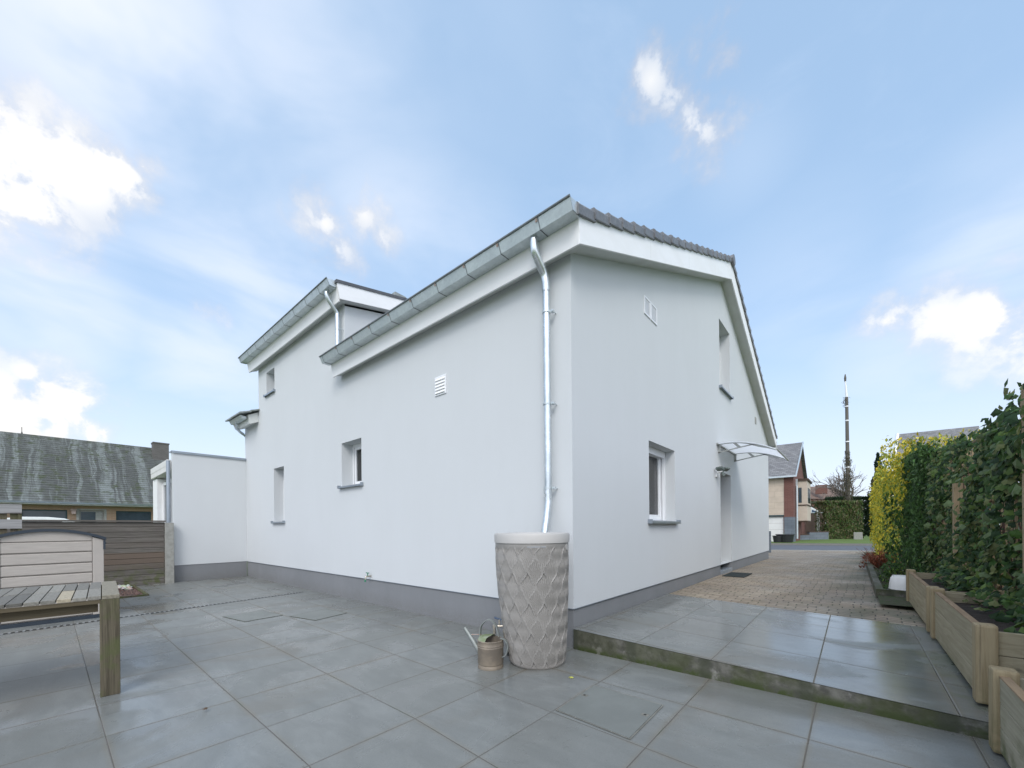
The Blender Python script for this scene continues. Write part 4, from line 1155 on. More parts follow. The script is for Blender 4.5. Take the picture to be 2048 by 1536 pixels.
# ------------------------------------------------------------------ planters
def planter(y0, y1, z0, top, wood, label, x0=2.615):
    x1 = x0 + .485
    t = thing('planter', label, 'planter', ((x0 + x1) / 2, (y0 + y1) / 2, z0), 'wooden planters in a row along the ivy')
    for x in (x0, x1 - .085):
        for (ya, yb) in ((y0, y0 + .09), (y1 - .09, y1)):
            if x == x0:
                p = MB(); p.box((x, ya, z0 + .015), (x + .085, yb, top)); p.build('post', 'planter_post', t, bevel=.012)
            else:
                MB().box((x, ya, z0 + .015), (x + .085, yb, top)).build('post', 'planter_post', t, bevel=.012)
    h = (top - z0 - .06) / 3
    for side in range(4):
        m = MB()
        for k in range(3):
            a, b_ = z0 + .028 + k * h, z0 + .028 + (k + 1) * h - .003
            if side == 0: m.box((x0 + .022, y0 + .088, a), (x0 + .05, y1 - .088, b_))
            if side == 1: m.box((x1 - .05, y0 + .088, a), (x1 - .022, y1 - .088, b_))
            if side == 2: m.box((x0 + .084, y0 + .03, a), (x1 - .084, y0 + .058, b_))
            if side == 3: m.box((x0 + .084, y1 - .058, a), (x1 - .084, y1 - .03, b_))
        m.build('side_boards', wood, t, bevel=.004)
    MB().box((x0 + .050, y0 + .058, z0 + .1), (x1 - .050, y1 - .058, top - .11)).build('soil', 'soil', t)
    m = MB(); m.box((x0 + .02, y0 + .09, top - .033), (x0 + .053, y1 - .09, top - .026)); m.build('top_edge', 'planter_cut', t)
planter(-2.4, -.405, .105, .515, 'planter_wood_low', 'pale wooden planter nearest the viewer, standing on the lower patio', 2.603)
planter(-.07, 1.66, .2, .648, 'planter_wood', 'long pale wooden planter in the middle, on the edge of the terrace')
planter(1.84, 3.76, .2, .632, 'planter_wood', 'wooden planter furthest along, beside the white pot')

# ------------------------------------------------------------------ foliage
def leaves(m, pts, size, cols, shape='leaf', nrm=None, spread=1.0, droop=0):
    for p in pts:
        c = rnd.choice(cols); k = rnd.uniform(.7, 1.25); m.cur = tuple(max(0, q * k) for q in c)
        s = size * rnd.uniform(.6, 1.3)
        n = Vector((rnd.gauss(0, 1), rnd.gauss(0, 1), rnd.gauss(0, 1))).normalized()
        if nrm is not None: n = (Vector(nrm) + n * spread).normalized()
        a = n.cross(Vector((rnd.gauss(0, .4), rnd.gauss(0, .4), 1)))
        if a.length < .01: a = n.cross(Vector((1, 0, 0)))
        a.normalize(); b = n.cross(a).normalized()
        p = Vector(p); k0 = len(m.v)
        if shape == 'ivy':
            out = [(0, -.45), (.45, -.66), (.66, -.28), (.92, -.02), (.66, .30), (.45, .50), (0, 1.0), (-.45, .50), (-.66, .30), (-.92, -.02), (-.66, -.28), (-.45, -.66)]
            m.v.append(tuple(p + n * s * .08))
            for (x, y) in out: m.v.append(tuple(p + a * x * s * .55 - b * y * s * .55 - n * s * .10 * (abs(x) + .4 * max(0, y))))
            for j in range(len(out)): m.face([k0, k0 + 1 + j, k0 + 1 + (j + 1) % len(out)])
        else:
            w = .42
            for (x, y, z) in ((0, -1, 0), (w, -.1, .18), (0, 1, 0), (-w, -.1, .18)): m.v.append(tuple(p + a * x * s * .6 + b * y * s * .6 + n * z * s * .6))
            m.face([k0, k0 + 1, k0 + 2]); m.face([k0, k0 + 2, k0 + 3])
GR = [(.040, .095, .022), (.060, .135, .032), (.028, .07, .020), (.08, .165, .04)]
IVY = [(.028, .070, .016), (.042, .098, .020), (.016, .044, .012), (.062, .125, .024), (.095, .150, .030), (.024, .062, .018), (.15, .17, .06)]
IVYP = [(.12, .17, .07), (.09, .13, .05)]
# ivy screen on its trellis
iv = thing('ivy_screen', 'dark green ivy climbing a tan timber trellis behind the planters', 'ivy hedge', (3.12, 2.4, .2))
tr = MB()
TX = 3.13; PY = .82
for (y, t_) in ((1.62, 2.30), (4.55, 2.1), (-1.3, 2.2), (6.1, 2.2)): tr.box((TX, y - .045, .1), (TX + .07, y + .045, t_))
for i in range(54):
    y = -1.2 + i * .14
    tr.box((TX - .02, y, .35), (TX - .005, y + .02, 2.05 + rnd.uniform(-.05, .05)))
for z in (.6, 1.0, 1.4, 1.8, 2.1): tr.box((TX - .005, -1.25, z), (TX + .012, 6.3, z + .03))
for (y, t0, t_) in ((3.30, .6, 1.66), (PY, .6, 2.12)): tr.box((TX - .16, y - .045, t0), (TX - .09, y + .045, t_))
tr.box((TX - .02, 1.1, 2.12), (TX + .06, 1.62, 2.19), Matrix.Translation((0, 0, 0)))
tr.build('trellis', 'trellis_wood', iv)
def ivtop(y): return 2.07 + .13 * max(0, y - 3.2) + .06 * sin(y * 2.3) + .05 * sin(y * 5.7 + 1) 
m = MB(); pts = []
dens = lambda y, z: .5 + .5 * sin(y * 3.1 + 1.7 * sin(z * 2.7)) * sin(z * 4.3 + y * 1.3)
while len(pts) < 9800:
    y = rnd.uniform(-1.4, 6.0); z = rnd.uniform(.42, 2.6)
    if z > ivtop(y) + rnd.gauss(0, .04): continue
    if (abs(y - 3.27) < .12 and .75 < z < 1.62 or abs(y - PY + .03) < .09 and 1.0 < z < 2.3) and rnd.random() < .8: continue
    if dens(y, z) < rnd.random() * .92: continue
    bul = .10 * (1 + sin(y * 2.2 + z * 3.0)) * .5 + .06 * (1 + sin(y * 6 + z * 5))
    pts.append((TX - .03 - bul * rnd.random() ** .5 - rnd.uniform(0, .05), y, z))
leaves(m, pts, .064, IVY, 'ivy', (-1, -.35, .35), .75)
pts2 = [(TX - .12 - rnd.uniform(0, .14), rnd.uniform(-1.2, 6.3), rnd.uniform(.5, 2.1)) for _ in range(230)]
leaves(m, pts2, .078, IVYP, 'ivy', (-1, -.3, .3), .7)
pts3 = [(rnd.uniform(2.8, 3.1), rnd.uniform(-1.2, 3.7), rnd.uniform(.50, .74)) for _ in range(420)]
leaves(m, pts3, .065, IVY, 'ivy', (-.4, -.3, .8), .7)
m.build('foliage', 'ivy_leaf', iv)
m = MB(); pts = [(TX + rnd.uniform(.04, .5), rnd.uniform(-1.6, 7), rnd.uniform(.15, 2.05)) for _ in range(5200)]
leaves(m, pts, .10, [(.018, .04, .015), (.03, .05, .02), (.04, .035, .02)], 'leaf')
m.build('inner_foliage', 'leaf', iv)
m = MB()
for i in range(90):
    y, z = rnd.uniform(-1.2, 6.2), rnd.uniform(.4, 1.4); p = [Vector((TX - .03, y, z))]
    for k in range(6): p.append(p[-1] + Vector((rnd.uniform(-.03, .02), rnd.uniform(-.1, .1), rnd.uniform(.04, .18))))
    m.tube(p, [.006 - .0007 * q for q in range(7)], 5)
m.build('stems', 'ivy_stem', iv)

def hedge(name, label, x0, x1, y0, y1, topf, n, size, cols, zb=.15, lobes=1.0, cat='hedge', trunk=True, colfn=None, seed=3):
    t = thing(name, label, cat, ((x0 + x1) / 2, (y0 + y1) / 2, zb))
    m = MB(); cnt = 0
    while cnt < n:
        x, y = rnd.uniform(x0, x1), rnd.uniform(y0, y1); tz = topf(x, y)
        z = zb + (tz - zb) * rnd.random() ** .8
        # push most leaves to the skin of the volume
        q = rnd.random()
        bump_ = .5 + .5 * sin(y * 3.7 + z * 2.9 + 1) * sin(z * 5.1 - y * 2.3)
        if q < .55: x = x0 + (.30 if y < 9 and x1 > 3.7 else 0) * max(0, (9 - y) / 2.4) + (x1 - x0) * .18 * (1 - bump_) * lobes + abs(rnd.gauss(0, .08)) * (x1 - x0)
        elif q < .72: z = tz - abs(rnd.gauss(0, .12)) - .1 * bump_ + rnd.gauss(0, .05)
        elif q < .84: y = y0 + abs(rnd.gauss(0, .08)) * 1.5
        elif q < .90: y = y1 - abs(rnd.gauss(0, .1))
        low = (z - zb) / max(.1, tz - zb)
        x += .25 * (x1 - x0) * max(0, .3 - low)
        cs = colfn(x, y, z) if colfn else cols
        leaves(m, [(x, y, z)], size, cs, 'leaf', (-.7, -.5, .5), 1.0); cnt += 1
    m.build('foliage', 'leaf', t)
    if trunk:
        s = MB()
        for i in range(int((y1 - y0) * 3) + 2):
            y = rnd.uniform(y0, y1); xx = rnd.uniform(x0 + .25 * (x1 - x0), x1 - .2 * (x1 - x0))
            s.tube([(xx, y, zb - .1), (xx + rnd.uniform(-.1, .1), y + rnd.uniform(-.1, .1), zb + .8), (xx + rnd.uniform(-.2, .2), y + rnd.uniform(-.2, .2), zb + 1.8)], [.02, .014, .006], 6)
        s.build('stems', 'bark', t)
    return t
YEL = [(.56, .47, .04), (.66, .54, .05), (.42, .41, .05), (.28, .33, .045), (.60, .48, .03), (.20, .27, .04)]
MIDG = [(.14, .23, .035), (.10, .19, .03), (.20, .27, .04)]
def ycol(x, y, z):
    f = (y - 7.2) / 2.0 + (z - 1.25) * .95 + .5 * sin(y * 2.1 + z * 3) * .5 + rnd.gauss(0, .22)
    return YEL if f > .55 else (MIDG if f > .1 else GR)
hedge('golden_hedge', 'yellow-leaved hedge along the driveway, beyond the ivy', 2.52, 3.75, 6.6, 15.0, lambda x, y: 2.22 + .07 * sin(y * 1.9) + .07 * sin(y * 4.7) + .06 * (15 - y) - .25 * max(0, y - 13) ** 2 * .5, 20000, .07, YEL, .14, colfn=ycol)
hedge('green_hedge', 'glossy mid-green hedge between the ivy and the yellow hedge', 2.80, 3.45, 5.2, 7.4, lambda x, y: 2.40 + .05 * sin(y * 3), 8500, .06, [(.05, .11, .03), (.07, .15, .035), (.035, .08, .025), (.09, .17, .05)], .17)
# bed kerb, pot and low plants
kb = thing('bed_kerb', 'mossy low concrete kerb round the planting bed', 'kerb', (2.4, 6, .15))
MB().box((2.34, 4.05, .1), (2.42, 11.5, .315)).box((2.42, 4.05, .1), (2.66, 4.13, .315)).build('kerb_stones', 'riser', kb, bevel=.006)
kb.children[0].data.materials[0] = MATS['riser']
pot = thing('white_pot', 'upturned white fluted pot standing on the kerb by the planter', 'pot', (2.56, 4.15, .315))
MB().lathe([(.148, 0), (.148, .01), (.140, .08), (.128, .15), (.11, .178), (.06, .188), (0, .19)], (2.625, 4.22, .316), 72, lambda r, z, w: r * (1 + (.03 * sin(w * 14 + z * 26) if z < .18 and r > .09 else 0))).build('pot_body', 'porcelain', pot, smooth=True)
def tuft(name, label, c, n, size, cols, R, H, twig=None, cat='shrub'):
    t = thing(name, label, cat, c); m = MB(); ps = []
    for _ in range(n):
        w = rnd.uniform(0, 2 * pi); q = rnd.random() ** .5; h = rnd.random()
        ps.append((c[0] + cos(w) * R * q * (1 - .4 * h), c[1] + sin(w) * R * q * (1 - .4 * h), c[2] + H * h * (1 - .35 * q)))
    leaves(m, ps, size, cols, 'leaf', (-.3, -.3, .8), 1.2); m.build('foliage', 'leaf', t)
    s = MB()
    for _ in range(14 if not twig else 150):
        w = rnd.uniform(0, 2 * pi); q = R * rnd.uniform(.3, 1.05)
        s.tube([c, (c[0] + cos(w) * q * .55, c[1] + sin(w) * q * .55, c[2] + H * rnd.uniform(.35, .7)), (c[0] + cos(w) * q, c[1] + sin(w) * q, c[2] + H * rnd.uniform(.35, 1.05))], [.006, .004, .0025], 5)
    s.build('stems', twig or 'bark', t)
tuft('red_shrub', 'rusty red twiggy shrub at the bed edge by the driveway', (2.55, 8.9, .2), 420, .05, [(.20, .055, .03), (.28, .09, .045), (.14, .05, .03)], .42, .48, 'red_twig')
tuft('low_plant', 'low green plant just behind the red shrub', (2.70, 7.6, .22), 300, .05, GR + [(.08, .12, .05)], .26, .26, cat='plant')
tuft('low_plant', 'leafy low plant in the bed behind the white pot', (2.66, 5.9, .23), 380, .05, GR + MIDG, .28, .30, cat='plant')
tuft('low_plant', 'sparse trailing plant right behind the kerb corner', (2.62, 4.8, .23), 260, .04, GR + [(.12, .14, .05)], .22, .16, cat='plant')
MB1 = MB().box((2.56, 5.05, .2), (2.8, 5.25, .42)); tag(MB1.build('stone_block', 'concrete', bevel=.02, origin=(2.68, 5.15, .2)), 'rough square stone block lying in the planting bed', 'stone')
m_ = MB().box((.10, 5.43, gz(5.5) + .001), (.49, 6.24, gz(5.5) + .016)); tag(m_.build('door_mat', 'mat_black', bevel=.003, origin=(.3, 5.8, .19)), 'black rubber doormat outside the side door', 'doormat')
pp = at(1538.6, 1080, 16.5)
gp = MB(); gp.box((pp.x - .05, pp.y - .05, .0), (pp.x + .05, pp.y + .05, .98))
for i in range(8): gp.box((pp.x - .054, pp.y - .054, .1 + i * .11), (pp.x + .054, pp.y + .054, .16 + i * .11))
tag(gp.build('gate_pier', 'grey_block', origin=(pp.x, pp.y, 0)), 'slim grey pier at the far corner of the house by the street', 'pier')

# ------------------------------------------------------------------ house with the mossy roof, far left
nh = thing('mossy_roof_house', 'long low brick house with a mossy streaked tile roof', 'house', (-31, -4, 0))
X0, XR = -29.0, -34.0
Y0, Y1 = -30, 1.75
ws = [(-4.27, -2.72), (-2.30, -1.36), (-.885, .60)]
w_ = MB(); xw = -29.5
cuts = [Y0] + [q for p_ in ws for q in p_] + [Y1]
panel(w_, lambda s, z, d: (xw - d, s, z), [Y0, Y1], lambda s: 2.75, -.3, [(a, b_, .4 if i != 1 else .0, 2.36) for i, (a, b_) in enumerate(ws)] + [(-7.8, -6.2, .4, 2.36)], .15, None)
w_.quad((xw, Y1, -.3), (-38.5, Y1, -.3), (-38.5, Y1, 2.75), (-34, Y1, 6.6), (xw, Y1, 2.75))
w_.build('wall', 'tan_brick', nh)
for i, (a, b_) in enumerate(ws + [(-7.8, -6.2)]):
    z0 = .4 if i != 1 else 0
    fr = MB(); fr.box((xw - .1, a, z0), (xw - .15, a + .06, 2.36)); fr.box((xw - .1, b_ - .06, z0), (xw - .15, b_, 2.36)); fr.box((xw - .1, a + .06, 2.29), (xw - .15, b_ - .06, 2.36)); fr.box((xw - .1, a + .06, z0), (xw - .15, b_ - .06, z0 + .08))
    if i == 1:
        fr.box((xw - .02, a - .10, 0), (xw + .01, a, 2.44)); fr.box((xw - .02, b_, 0), (xw + .01, b_ + .10, 2.44)); fr.box((xw - .02, a, 2.37), (xw + .01, b_, 2.44)); fr.box((xw - .09, a + .62, .1), (xw - .11, b_ - .06, 2.28))
    wo = fr.build('window', 'concrete' if i == 1 else 'teal_dark', nh)
    MB().box((xw - .12, a + .05, z0 + .05), (xw - .13, b_ - .05, 2.31)).build('pane', 'dark_glass', wo)
r_ = MB(); n = 30
for i in range(n):
    t0, t1 = i / n, (i + 1) / n
    xa, xb = X0 + (XR - X0) * t0, X0 + (XR - X0) * t1; za, zb_ = 2.72 + 4.06 * t0, 2.72 + 4.06 * t1
    r_.prism([(xa, za), (xb, zb_ - .03), (xb - .02, zb_ + .0), (xa, za + .075)], Y0, Y1 + .15, 'y')
    r_.prism([(2 * XR - xa, za), (2 * XR - xb, zb_ - .03), (2 * XR - xb + .02, zb_), (2 * XR - xa, za + .045)], Y0, Y1 + .15, 'y')
r_.box((XR - .12, Y0, 6.72), (XR + .12, Y1 + .15, 6.84))
rf = r_.build('roof', 'mossy_tile', nh)
MB().box((-32.9, 1.16, 3.2), (-33.6, 1.95, 7.02)).box((-32.87, 1.13, 7.02), (-33.63, 1.98, 7.10)).build('chimney', 'chimney_brick', nh)
MB().box((X0 + .0, Y0, 2.60), (X0 - .02, Y1 + .1, 2.72)).box((X0, Y0, 2.60), (xw, Y1 + .1, 2.615)).build('fascia', 'door_white', nh)
MB().prism([(X0 + .01, 2.66), (X0 + .11, 2.67), (X0 + .13, 2.75), (X0 + .01, 2.75)], Y0, Y1 + .15, 'y').build('gutter', 'sill_metal', nh)
wl = thing('wall_lantern', 'dark lantern on the brick wall of the mossy-roofed house', 'lantern', (-29.45, -2.5, 2.2))
MB().box((-29.42, -2.58, 2.15), (-29.3, -2.42, 2.33)).prism([(-29.46, 2.33), (-29.26, 2.33), (-29.36, 2.42)], -2.62, -2.38, 'y').box((-29.5, -2.52, 2.3), (-29.4, -2.48, 2.36)).build('lantern_body', 'bolt_rust', wl)
# roof finial of a further house, just above the ridge
fh = thing('far_roof', 'dark gable tip with finial peeping over the mossy ridge', 'house', (-60, -14, 0))
c = at(47, 868, 62)
MB().prism([(c.y - 3.2, c.z - .6), (c.y + 3.2, c.z - .6), (c.y + 2.4, c.z + .35), (c.y - 2.4, c.z + .35)], c.x - 4, c.x + 3, 'x').prism([(c.y - 3.1, c.z - .6), (c.y + 3.1, c.z - .6), (c.y + 3.1, -.3), (c.y - 3.1, -.3)], c.x - 4, c.x + 2.9, 'x').build('roof', 'chimney_brick', fh)
MB().tube([(c.x + 3, c.y, c.z + .3), (c.x + 3, c.y, c.z + 1.2)], [.22, .05], 6).tube([(c.x + 3, c.y, c.z + 1.1), (c.x + 3, c.y, c.z + 1.9)], .04, 6).build('finial', 'chimney_brick', fh)
# car behind the fence
cr = thing('parked_car', 'white car whose roof just shows above the board fence', 'car', (-26.2, -3.4, 0))
cy0, cy1 = -4.5, -2.3
cb_ = MB()
side = [(-5.4, .35), (-1.2, .35), (-1.15, .85), (-2.0, .98), (-2.75, 1.50), (-3.0, 1.60), (-3.5, 1.66), (-4.3, 1.66), (-4.75, 1.58), (-5.25, 1.05), (-5.42, .95)]
side = [(y + .1, z + .22) for y, z in side]
cb_.prism(side, -25.3, -27.0, 'x'); cb_.build('body', 'car_paint', cr, bevel=.07, smooth=True)
gl_ = MB(); gl_.prism([(-4.75, 1.30), (-2.95, 1.30), (-2.98, 1.68), (-4.5, 1.72)], -25.295, -25.28, 'x'); gl_.build('side_window', 'dark_glass', cr)
for y in (-4.5, -2.0):
    MB().tube([(-25.5, y, .33), (-25.27, y, .33)], .33, 20).build('wheel', 'black_plastic', cr)
    MB().tube([(-27.05, y, .33), (-26.8, y, .33)], .33, 20).build('wheel', 'black_plastic', cr)
# overhead cable crossing in front of the roof
ca, cb2 = at(-260, 868, 20), at(306, 934, 26)
pts = []
for i in range(25):
    t = i / 24; p = ca.lerp(cb2, t); p.z -= .25 * sin(pi * t) * 1.0; pts.append(p)
tag(MB().tube(pts, .022, 6).build('overhead_cable', 'cable', origin=tuple(ca)), 'thin dark cable strung across in front of the mossy roof', 'cable')

# ------------------------------------------------------------------ across the street, right
def T(u, v, Z): return at(u, v, Z)
rh = thing('panelled_house', 'house with cream panels, red brick strip, garage and grey tile roof across the street', 'house', (-3, 36, 0))
yf = 32.3
m = MB(); m.box((-9, yf, 2.0), (-1.80, yf + .3, 4.85)); m.build('panel_wall', 'cream_panel', rh)
m = MB(); m.box((-9, yf - .02, 1.88), (-1.83, yf + .05, 2.0)); m.box((-9, yf, -.1), (-8.5, yf + .3, 1.88)); m.build('lintel', 'teal_dark', rh)
m = MB()
for i in range(4): m.box((-8.5, yf + .1, -.05 + i * .48), (-1.86, yf + .14, .42 + i * .48))
m.build('garage_door', 'door_white', rh)
MB().box((-1.80, yf - .03, 1.84), (-1.22, yf + 1.2, 4.85)).box((-1.5, yf + 1.2, -.1), (-1.22, 42, 4.85)).build('brick_wall', 'red_brick', rh)
MB().box((-1.80, yf - .04, -.1), (-1.21, yf + 1.2, 1.84)).build('base', 'grey_block', rh)
MB().box((-1.30, yf + 1.5, 4.1), (-1.10, yf + 1.7, 4.75)).tube([(-1.12, yf + 1.1, 4.2), (-1.12, yf + 1.1, .2)], .07, 8).build('downpipe', 'zinc', rh)
bay = MB(); bay.box((-1.22, 34.2, 1.55), (-.55, 37.5, 4.62)); bo_ = bay.build('bay', 'cream', rh)
for q0, q1 in (((-1.20, 34.15, 2.72), (-.50, 37.6, 2.80)), ((-1.22, 34.1, 4.62), (-.45, 37.7, 4.78)), ((-1.2, 34.15, 1.48), (-.53, 37.6, 1.57))): MB().box(q0, q1).build('bay_trim', 'dark_timber', bo_)
MB().box((-1.08, 34.17, 2.95), (-.88, 34.22, 4.10)).box((-.56, 34.9, 2.95), (-.53, 37.0, 4.1)).build('bay_window', 'dark_glass', bo_)
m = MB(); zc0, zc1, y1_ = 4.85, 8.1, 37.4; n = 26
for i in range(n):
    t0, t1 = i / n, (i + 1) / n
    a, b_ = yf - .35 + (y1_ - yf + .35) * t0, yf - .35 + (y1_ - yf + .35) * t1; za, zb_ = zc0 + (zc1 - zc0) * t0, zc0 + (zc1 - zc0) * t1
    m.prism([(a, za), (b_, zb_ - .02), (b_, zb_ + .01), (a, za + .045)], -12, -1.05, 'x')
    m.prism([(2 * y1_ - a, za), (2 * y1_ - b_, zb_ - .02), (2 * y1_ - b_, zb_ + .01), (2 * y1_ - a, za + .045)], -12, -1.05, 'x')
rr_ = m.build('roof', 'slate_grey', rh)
MB().box((-2.6, 34.9, 6.2), (-2.35, 35.1, 6.95)).build('roof_vent', 'lamp_grey', rr_)
MB().prism([(yf - .4, zc0 - .1), (y1_, zc1 - .1), (y1_, zc1 + .06), (yf - .4, zc0 + .06)], -1.05, -.98, 'x').box((-12, yf - .42, zc0 - .10), (-1.05, yf - .33, zc0 + .02)).build('roof_edge', 'zinc', rh)
MB().prism([(yf, 4.8), (y1_, zc1 - .05), (2 * y1_ - yf, 4.8)], -1.5, -1.3, 'x').build('gable', 'red_brick', rh)
# low walls, lawn, bins, fence, hedge
lw = thing('low_wall', 'low stepped grey block wall with dark coping by the lawn', 'wall', tuple(T(1620, 1076, 33)))
a, b_, c_ = T(1583, 1079, 32.5), T(1619, 1078, 33), T(1657, 1077, 33.5)
def wallseg(p, q, h, t=.2):
    m = MB(); d_ = (q - p).normalized(); n_ = Vector((-d_.y, d_.x, 0)) * t
    poly = [(p.x, p.y), (q.x, q.y), (q.x + n_.x, q.y + n_.y), (p.x + n_.x, p.y + n_.y)]
    return poly
MB().prism(wallseg(a, b_, 0), -.2, .40, 'z').prism(wallseg(b_, c_, 0), -.2, .62, 'z').build('blocks', 'grey_block', lw)
MB().prism(wallseg(a, b_, 0, .25), .40, .46, 'z').prism(wallseg(b_, c_, 0, .25), .62, .68, 'z').build('coping', 'dark_timber', lw)
struct(MB().prism([(a.x, a.y + .18), (b_.x, b_.y + .18), (c_.x, c_.y + .18), (c_.x, 60), (-1.2, 60), (-1.2, a.y + 3)], -.3, .385, 'z').build('lawn', 'grass'))
for (u, w_b, hh, lab, nm) in ((1555, .30, .45, 'dark grey tub at the garage door, leftmost of two', 'planter_tub'), (1570, .55, .55, 'larger black tub beside the low grey wall', 'planter_tub')):
    c = T(u, 1081, 28.6); t = thing(nm, lab, 'tub', (c.x, c.y, 0))
    MB().lathe([(w_b * .8, 0), (w_b, hh), (w_b * 1.08, hh), (w_b * 1.08, hh + .05), (w_b * .9, hh + .05), (w_b * .85, hh - .05), (0, hh - .05)], (c.x, c.y, -.02), 18).build('tub_body', 'black_plastic', t)
tf = thing('timber_fence', 'dark brown timber fence with pale post behind the lawn', 'fence', tuple(T(1630, 1052, 40)))
p, q = T(1612, 1052, 40), T(1650, 1052, 41)
MB().prism(wallseg(p, q, 0, .06), .2, 2.45, 'z').build('boards', 'dark_timber', tf)
c = T(1636.5, 1052, 39.6); MB().box((c.x - .12, c.y - .08, .2), (c.x + .12, c.y, 2.5)).build('post', 'concrete', tf)
MB().prism([(x_, y_) for x_, y_ in wallseg(p - Vector((0, .1, 0)), q - Vector((0, .1, 0)), 0, .25)], 2.45, 2.53, 'z').build('coping', 'zinc', tf)
def boxhedge(name, label, uv, Z, wdt, dep, h, zb, n, size, cols):
    c = T(*uv, Z); t = thing(name, label, 'hedge', (c.x, c.y, zb)); m = MB()
    d_ = Vector((RT.x, RT.y, 0)); b_ = Vector((FW.x, FW.y, 0)); base = Vector((c.x, c.y, 0))
    for _ in range(n):
        s, t_, z = rnd.uniform(-wdt / 2, wdt / 2), rnd.uniform(0, dep), zb + h * rnd.random()
        q = rnd.random()
        wob = .10 * sin(s * 4 + z * 3) + .08 * sin(z * 6 - s * 5)
        if q < .6: t_ = abs(rnd.gauss(0, .12)) + wob * .8 + .15
        elif q < .8: z = zb + h - abs(rnd.gauss(0, .08)) + .4 * wob
        elif q < .9: s = rnd.choice((-1, 1)) * (wdt / 2 - abs(rnd.gauss(0, .1)))
        leaves(m, [base + d_ * s + b_ * t_ + Vector((0, 0, z))], size, cols, 'leaf', (0.3, -.8, .4), 1.0)
    m.build('foliage', 'leaf', t)
    s = MB()
    for i in range(int(wdt * 3)): 
        p = base + d_ * rnd.uniform(-wdt / 2 + .2, wdt / 2 - .2) + b_ * dep * .5; s.tube([(p.x, p.y, zb - .1), (p.x, p.y, zb + h * .8)], [.04, .015], 5)
    s.build('stems', 'bark', t)
boxhedge('clipped_hedge', 'tall clipped green-brown hedge across the street below the pole', (1691, 1076), 34, 3.2, 1.4, 3.25, 0, 9000, .16, [(.08, .12, .03), (.105, .14, .04), (.14, .13, .055), (.05, .085, .025), (.16, .135, .07), (.07, .14, .03)])
boxhedge('dark_hedge', 'dark evergreen hedge rising behind the clipped hedge', (1712, 1060), 44, 4.6, 1.5, 4.3, 0, 11000, .2, [(.02, .045, .015), (.03, .06, .02), (.018, .035, .015)])
boxhedge('distant_hedge', 'distant green hedge seen left of the clipped hedge', (1640, 1040), 62, 8, 2, 4.9, 0, 3500, .3, [(.045, .07, .025), (.06, .085, .035)])
c = T(1716, 1076, 32.6); tag(MB().box((c.x - .28, c.y - .15, 0), (c.x + .28, c.y + .15, .6)).build('utility_box', 'concrete', bevel=.03, origin=(c.x, c.y, 0)), 'small pale utility box at the foot of the clipped hedge', 'utility box')
# pole with ivy sleeve
pt = thing('utility_pole', 'tall weathered utility pole with ivy up its lower part', 'pole', tuple(Vector((T(1697, 1050, 36).x, T(1697, 1050, 36).y, 0))))
b0 = T(1697.5, 1050, 36); b0.z = 0; tt = T(1693.0, 760, 36); ms = T(1695.5, 806, 36)
MB().tube([b0, b0.lerp(ms, .5), ms], [.19, .145, .115], 12).build('shaft', 'pole_wood', pt, smooth=True)
MB().tube([ms, tt + Vector((0, 0, -.6))], [.10, .05], 10).build('white_tip', 'porcelain', pt)
MB().tube([tt + Vector((0, 0, -.65)), tt + Vector((0, 0, -.35)), tt], [.07, .09, .03], 8).build('insulator', 'pole_wood', pt)
for f_ in (.93, .83, .68, .50):
    p = b0.lerp(ms, f_); MB().tube([p, p + Vector((0, 0, .10))], .165 if f_ < .8 else .140, 12).build('band', 'porcelain', pt)
m = MB(); ps = []
for _ in range(2600):
    h = rnd.random() ** .9 * .62; p = b0.lerp(ms, h); w = rnd.uniform(0, 2 * pi); R_ = (.44 if h < .42 else .33 - (h - .42) * .6) * rnd.uniform(.4, 1.1) * (1 + .25 * sin(h * 60))
    ps.append(p + Vector((cos(w) * R_, sin(w) * R_, 0)))
ps += [b0.lerp(ms, rnd.uniform(.93, 1.0)) + Vector((rnd.gauss(-.1, .12), rnd.gauss(0, .1), 0)) for _ in range(90)]
leaves(m, ps, .11, [(.10, .085, .04), (.13, .105, .055), (.06, .07, .03), (.09, .075, .045)], 'leaf'); m.build('ivy', 'leaf', pt)
# bare tree
def bare(name, label, base, H, spread_, nb, seed, lv=5, mat='grey_twig'):
    r2 = random.Random(seed); t = thing(name, label, 'tree', tuple(base))
    tr_ = MB(); cr_ = MB()
    def grow(p, d, L, r, lev):
        q = p + d * L * .5 + Vector((r2.gauss(0, .05), r2.gauss(0, .05), 0)) * L; e = q + (d + Vector((r2.gauss(0, .15), r2.gauss(0, .15), r2.gauss(0, .1)))).normalized() * L * .5
        (tr_ if lev < 2 else cr_).tube([p, q, e], [r, r * .8, r * .62], 5 if lev > 1 else 8, cap=False)
        if lev >= lv: return
        for i in range(nb if lev else nb + 2):
            w = r2.uniform(0, 2 * pi); a = r2.uniform(.35, .85) * spread_
            up = Vector((0, 0, 1)); s1 = d.cross(up if abs(d.z) < .95 else Vector((1, 0, 0))).normalized(); s2 = d.cross(s1)
            nd = (d * cos(a) + (s1 * cos(w) + s2 * sin(w)) * sin(a) + Vector((0, 0, .12))).normalized()
            grow(p.lerp(e, r2.uniform(.55, 1.0)) if lev else p.lerp(e, r2.uniform(.7, 1)), nd, L * r2.uniform(.6, .8), r * .6, lev + 1)
    grow(Vector(base), Vector((0, 0, 1)), H * .34, H * .022, 0)
    tr_.build('trunk', 'bark', t); cr_.build('crown', mat, t)
c = T(1705, 1040, 50); bare('bare_tree', 'leafless round-crowned tree behind the utility pole', (c.x, c.y, 0), 9.8, 1.0, 3, 5, 5)
c = T(1672, 1040, 56); bare('bare_tree', 'smaller leafless tree left of the utility pole', (c.x, c.y, 0), 7.6, 1.05, 3, 9, 5)
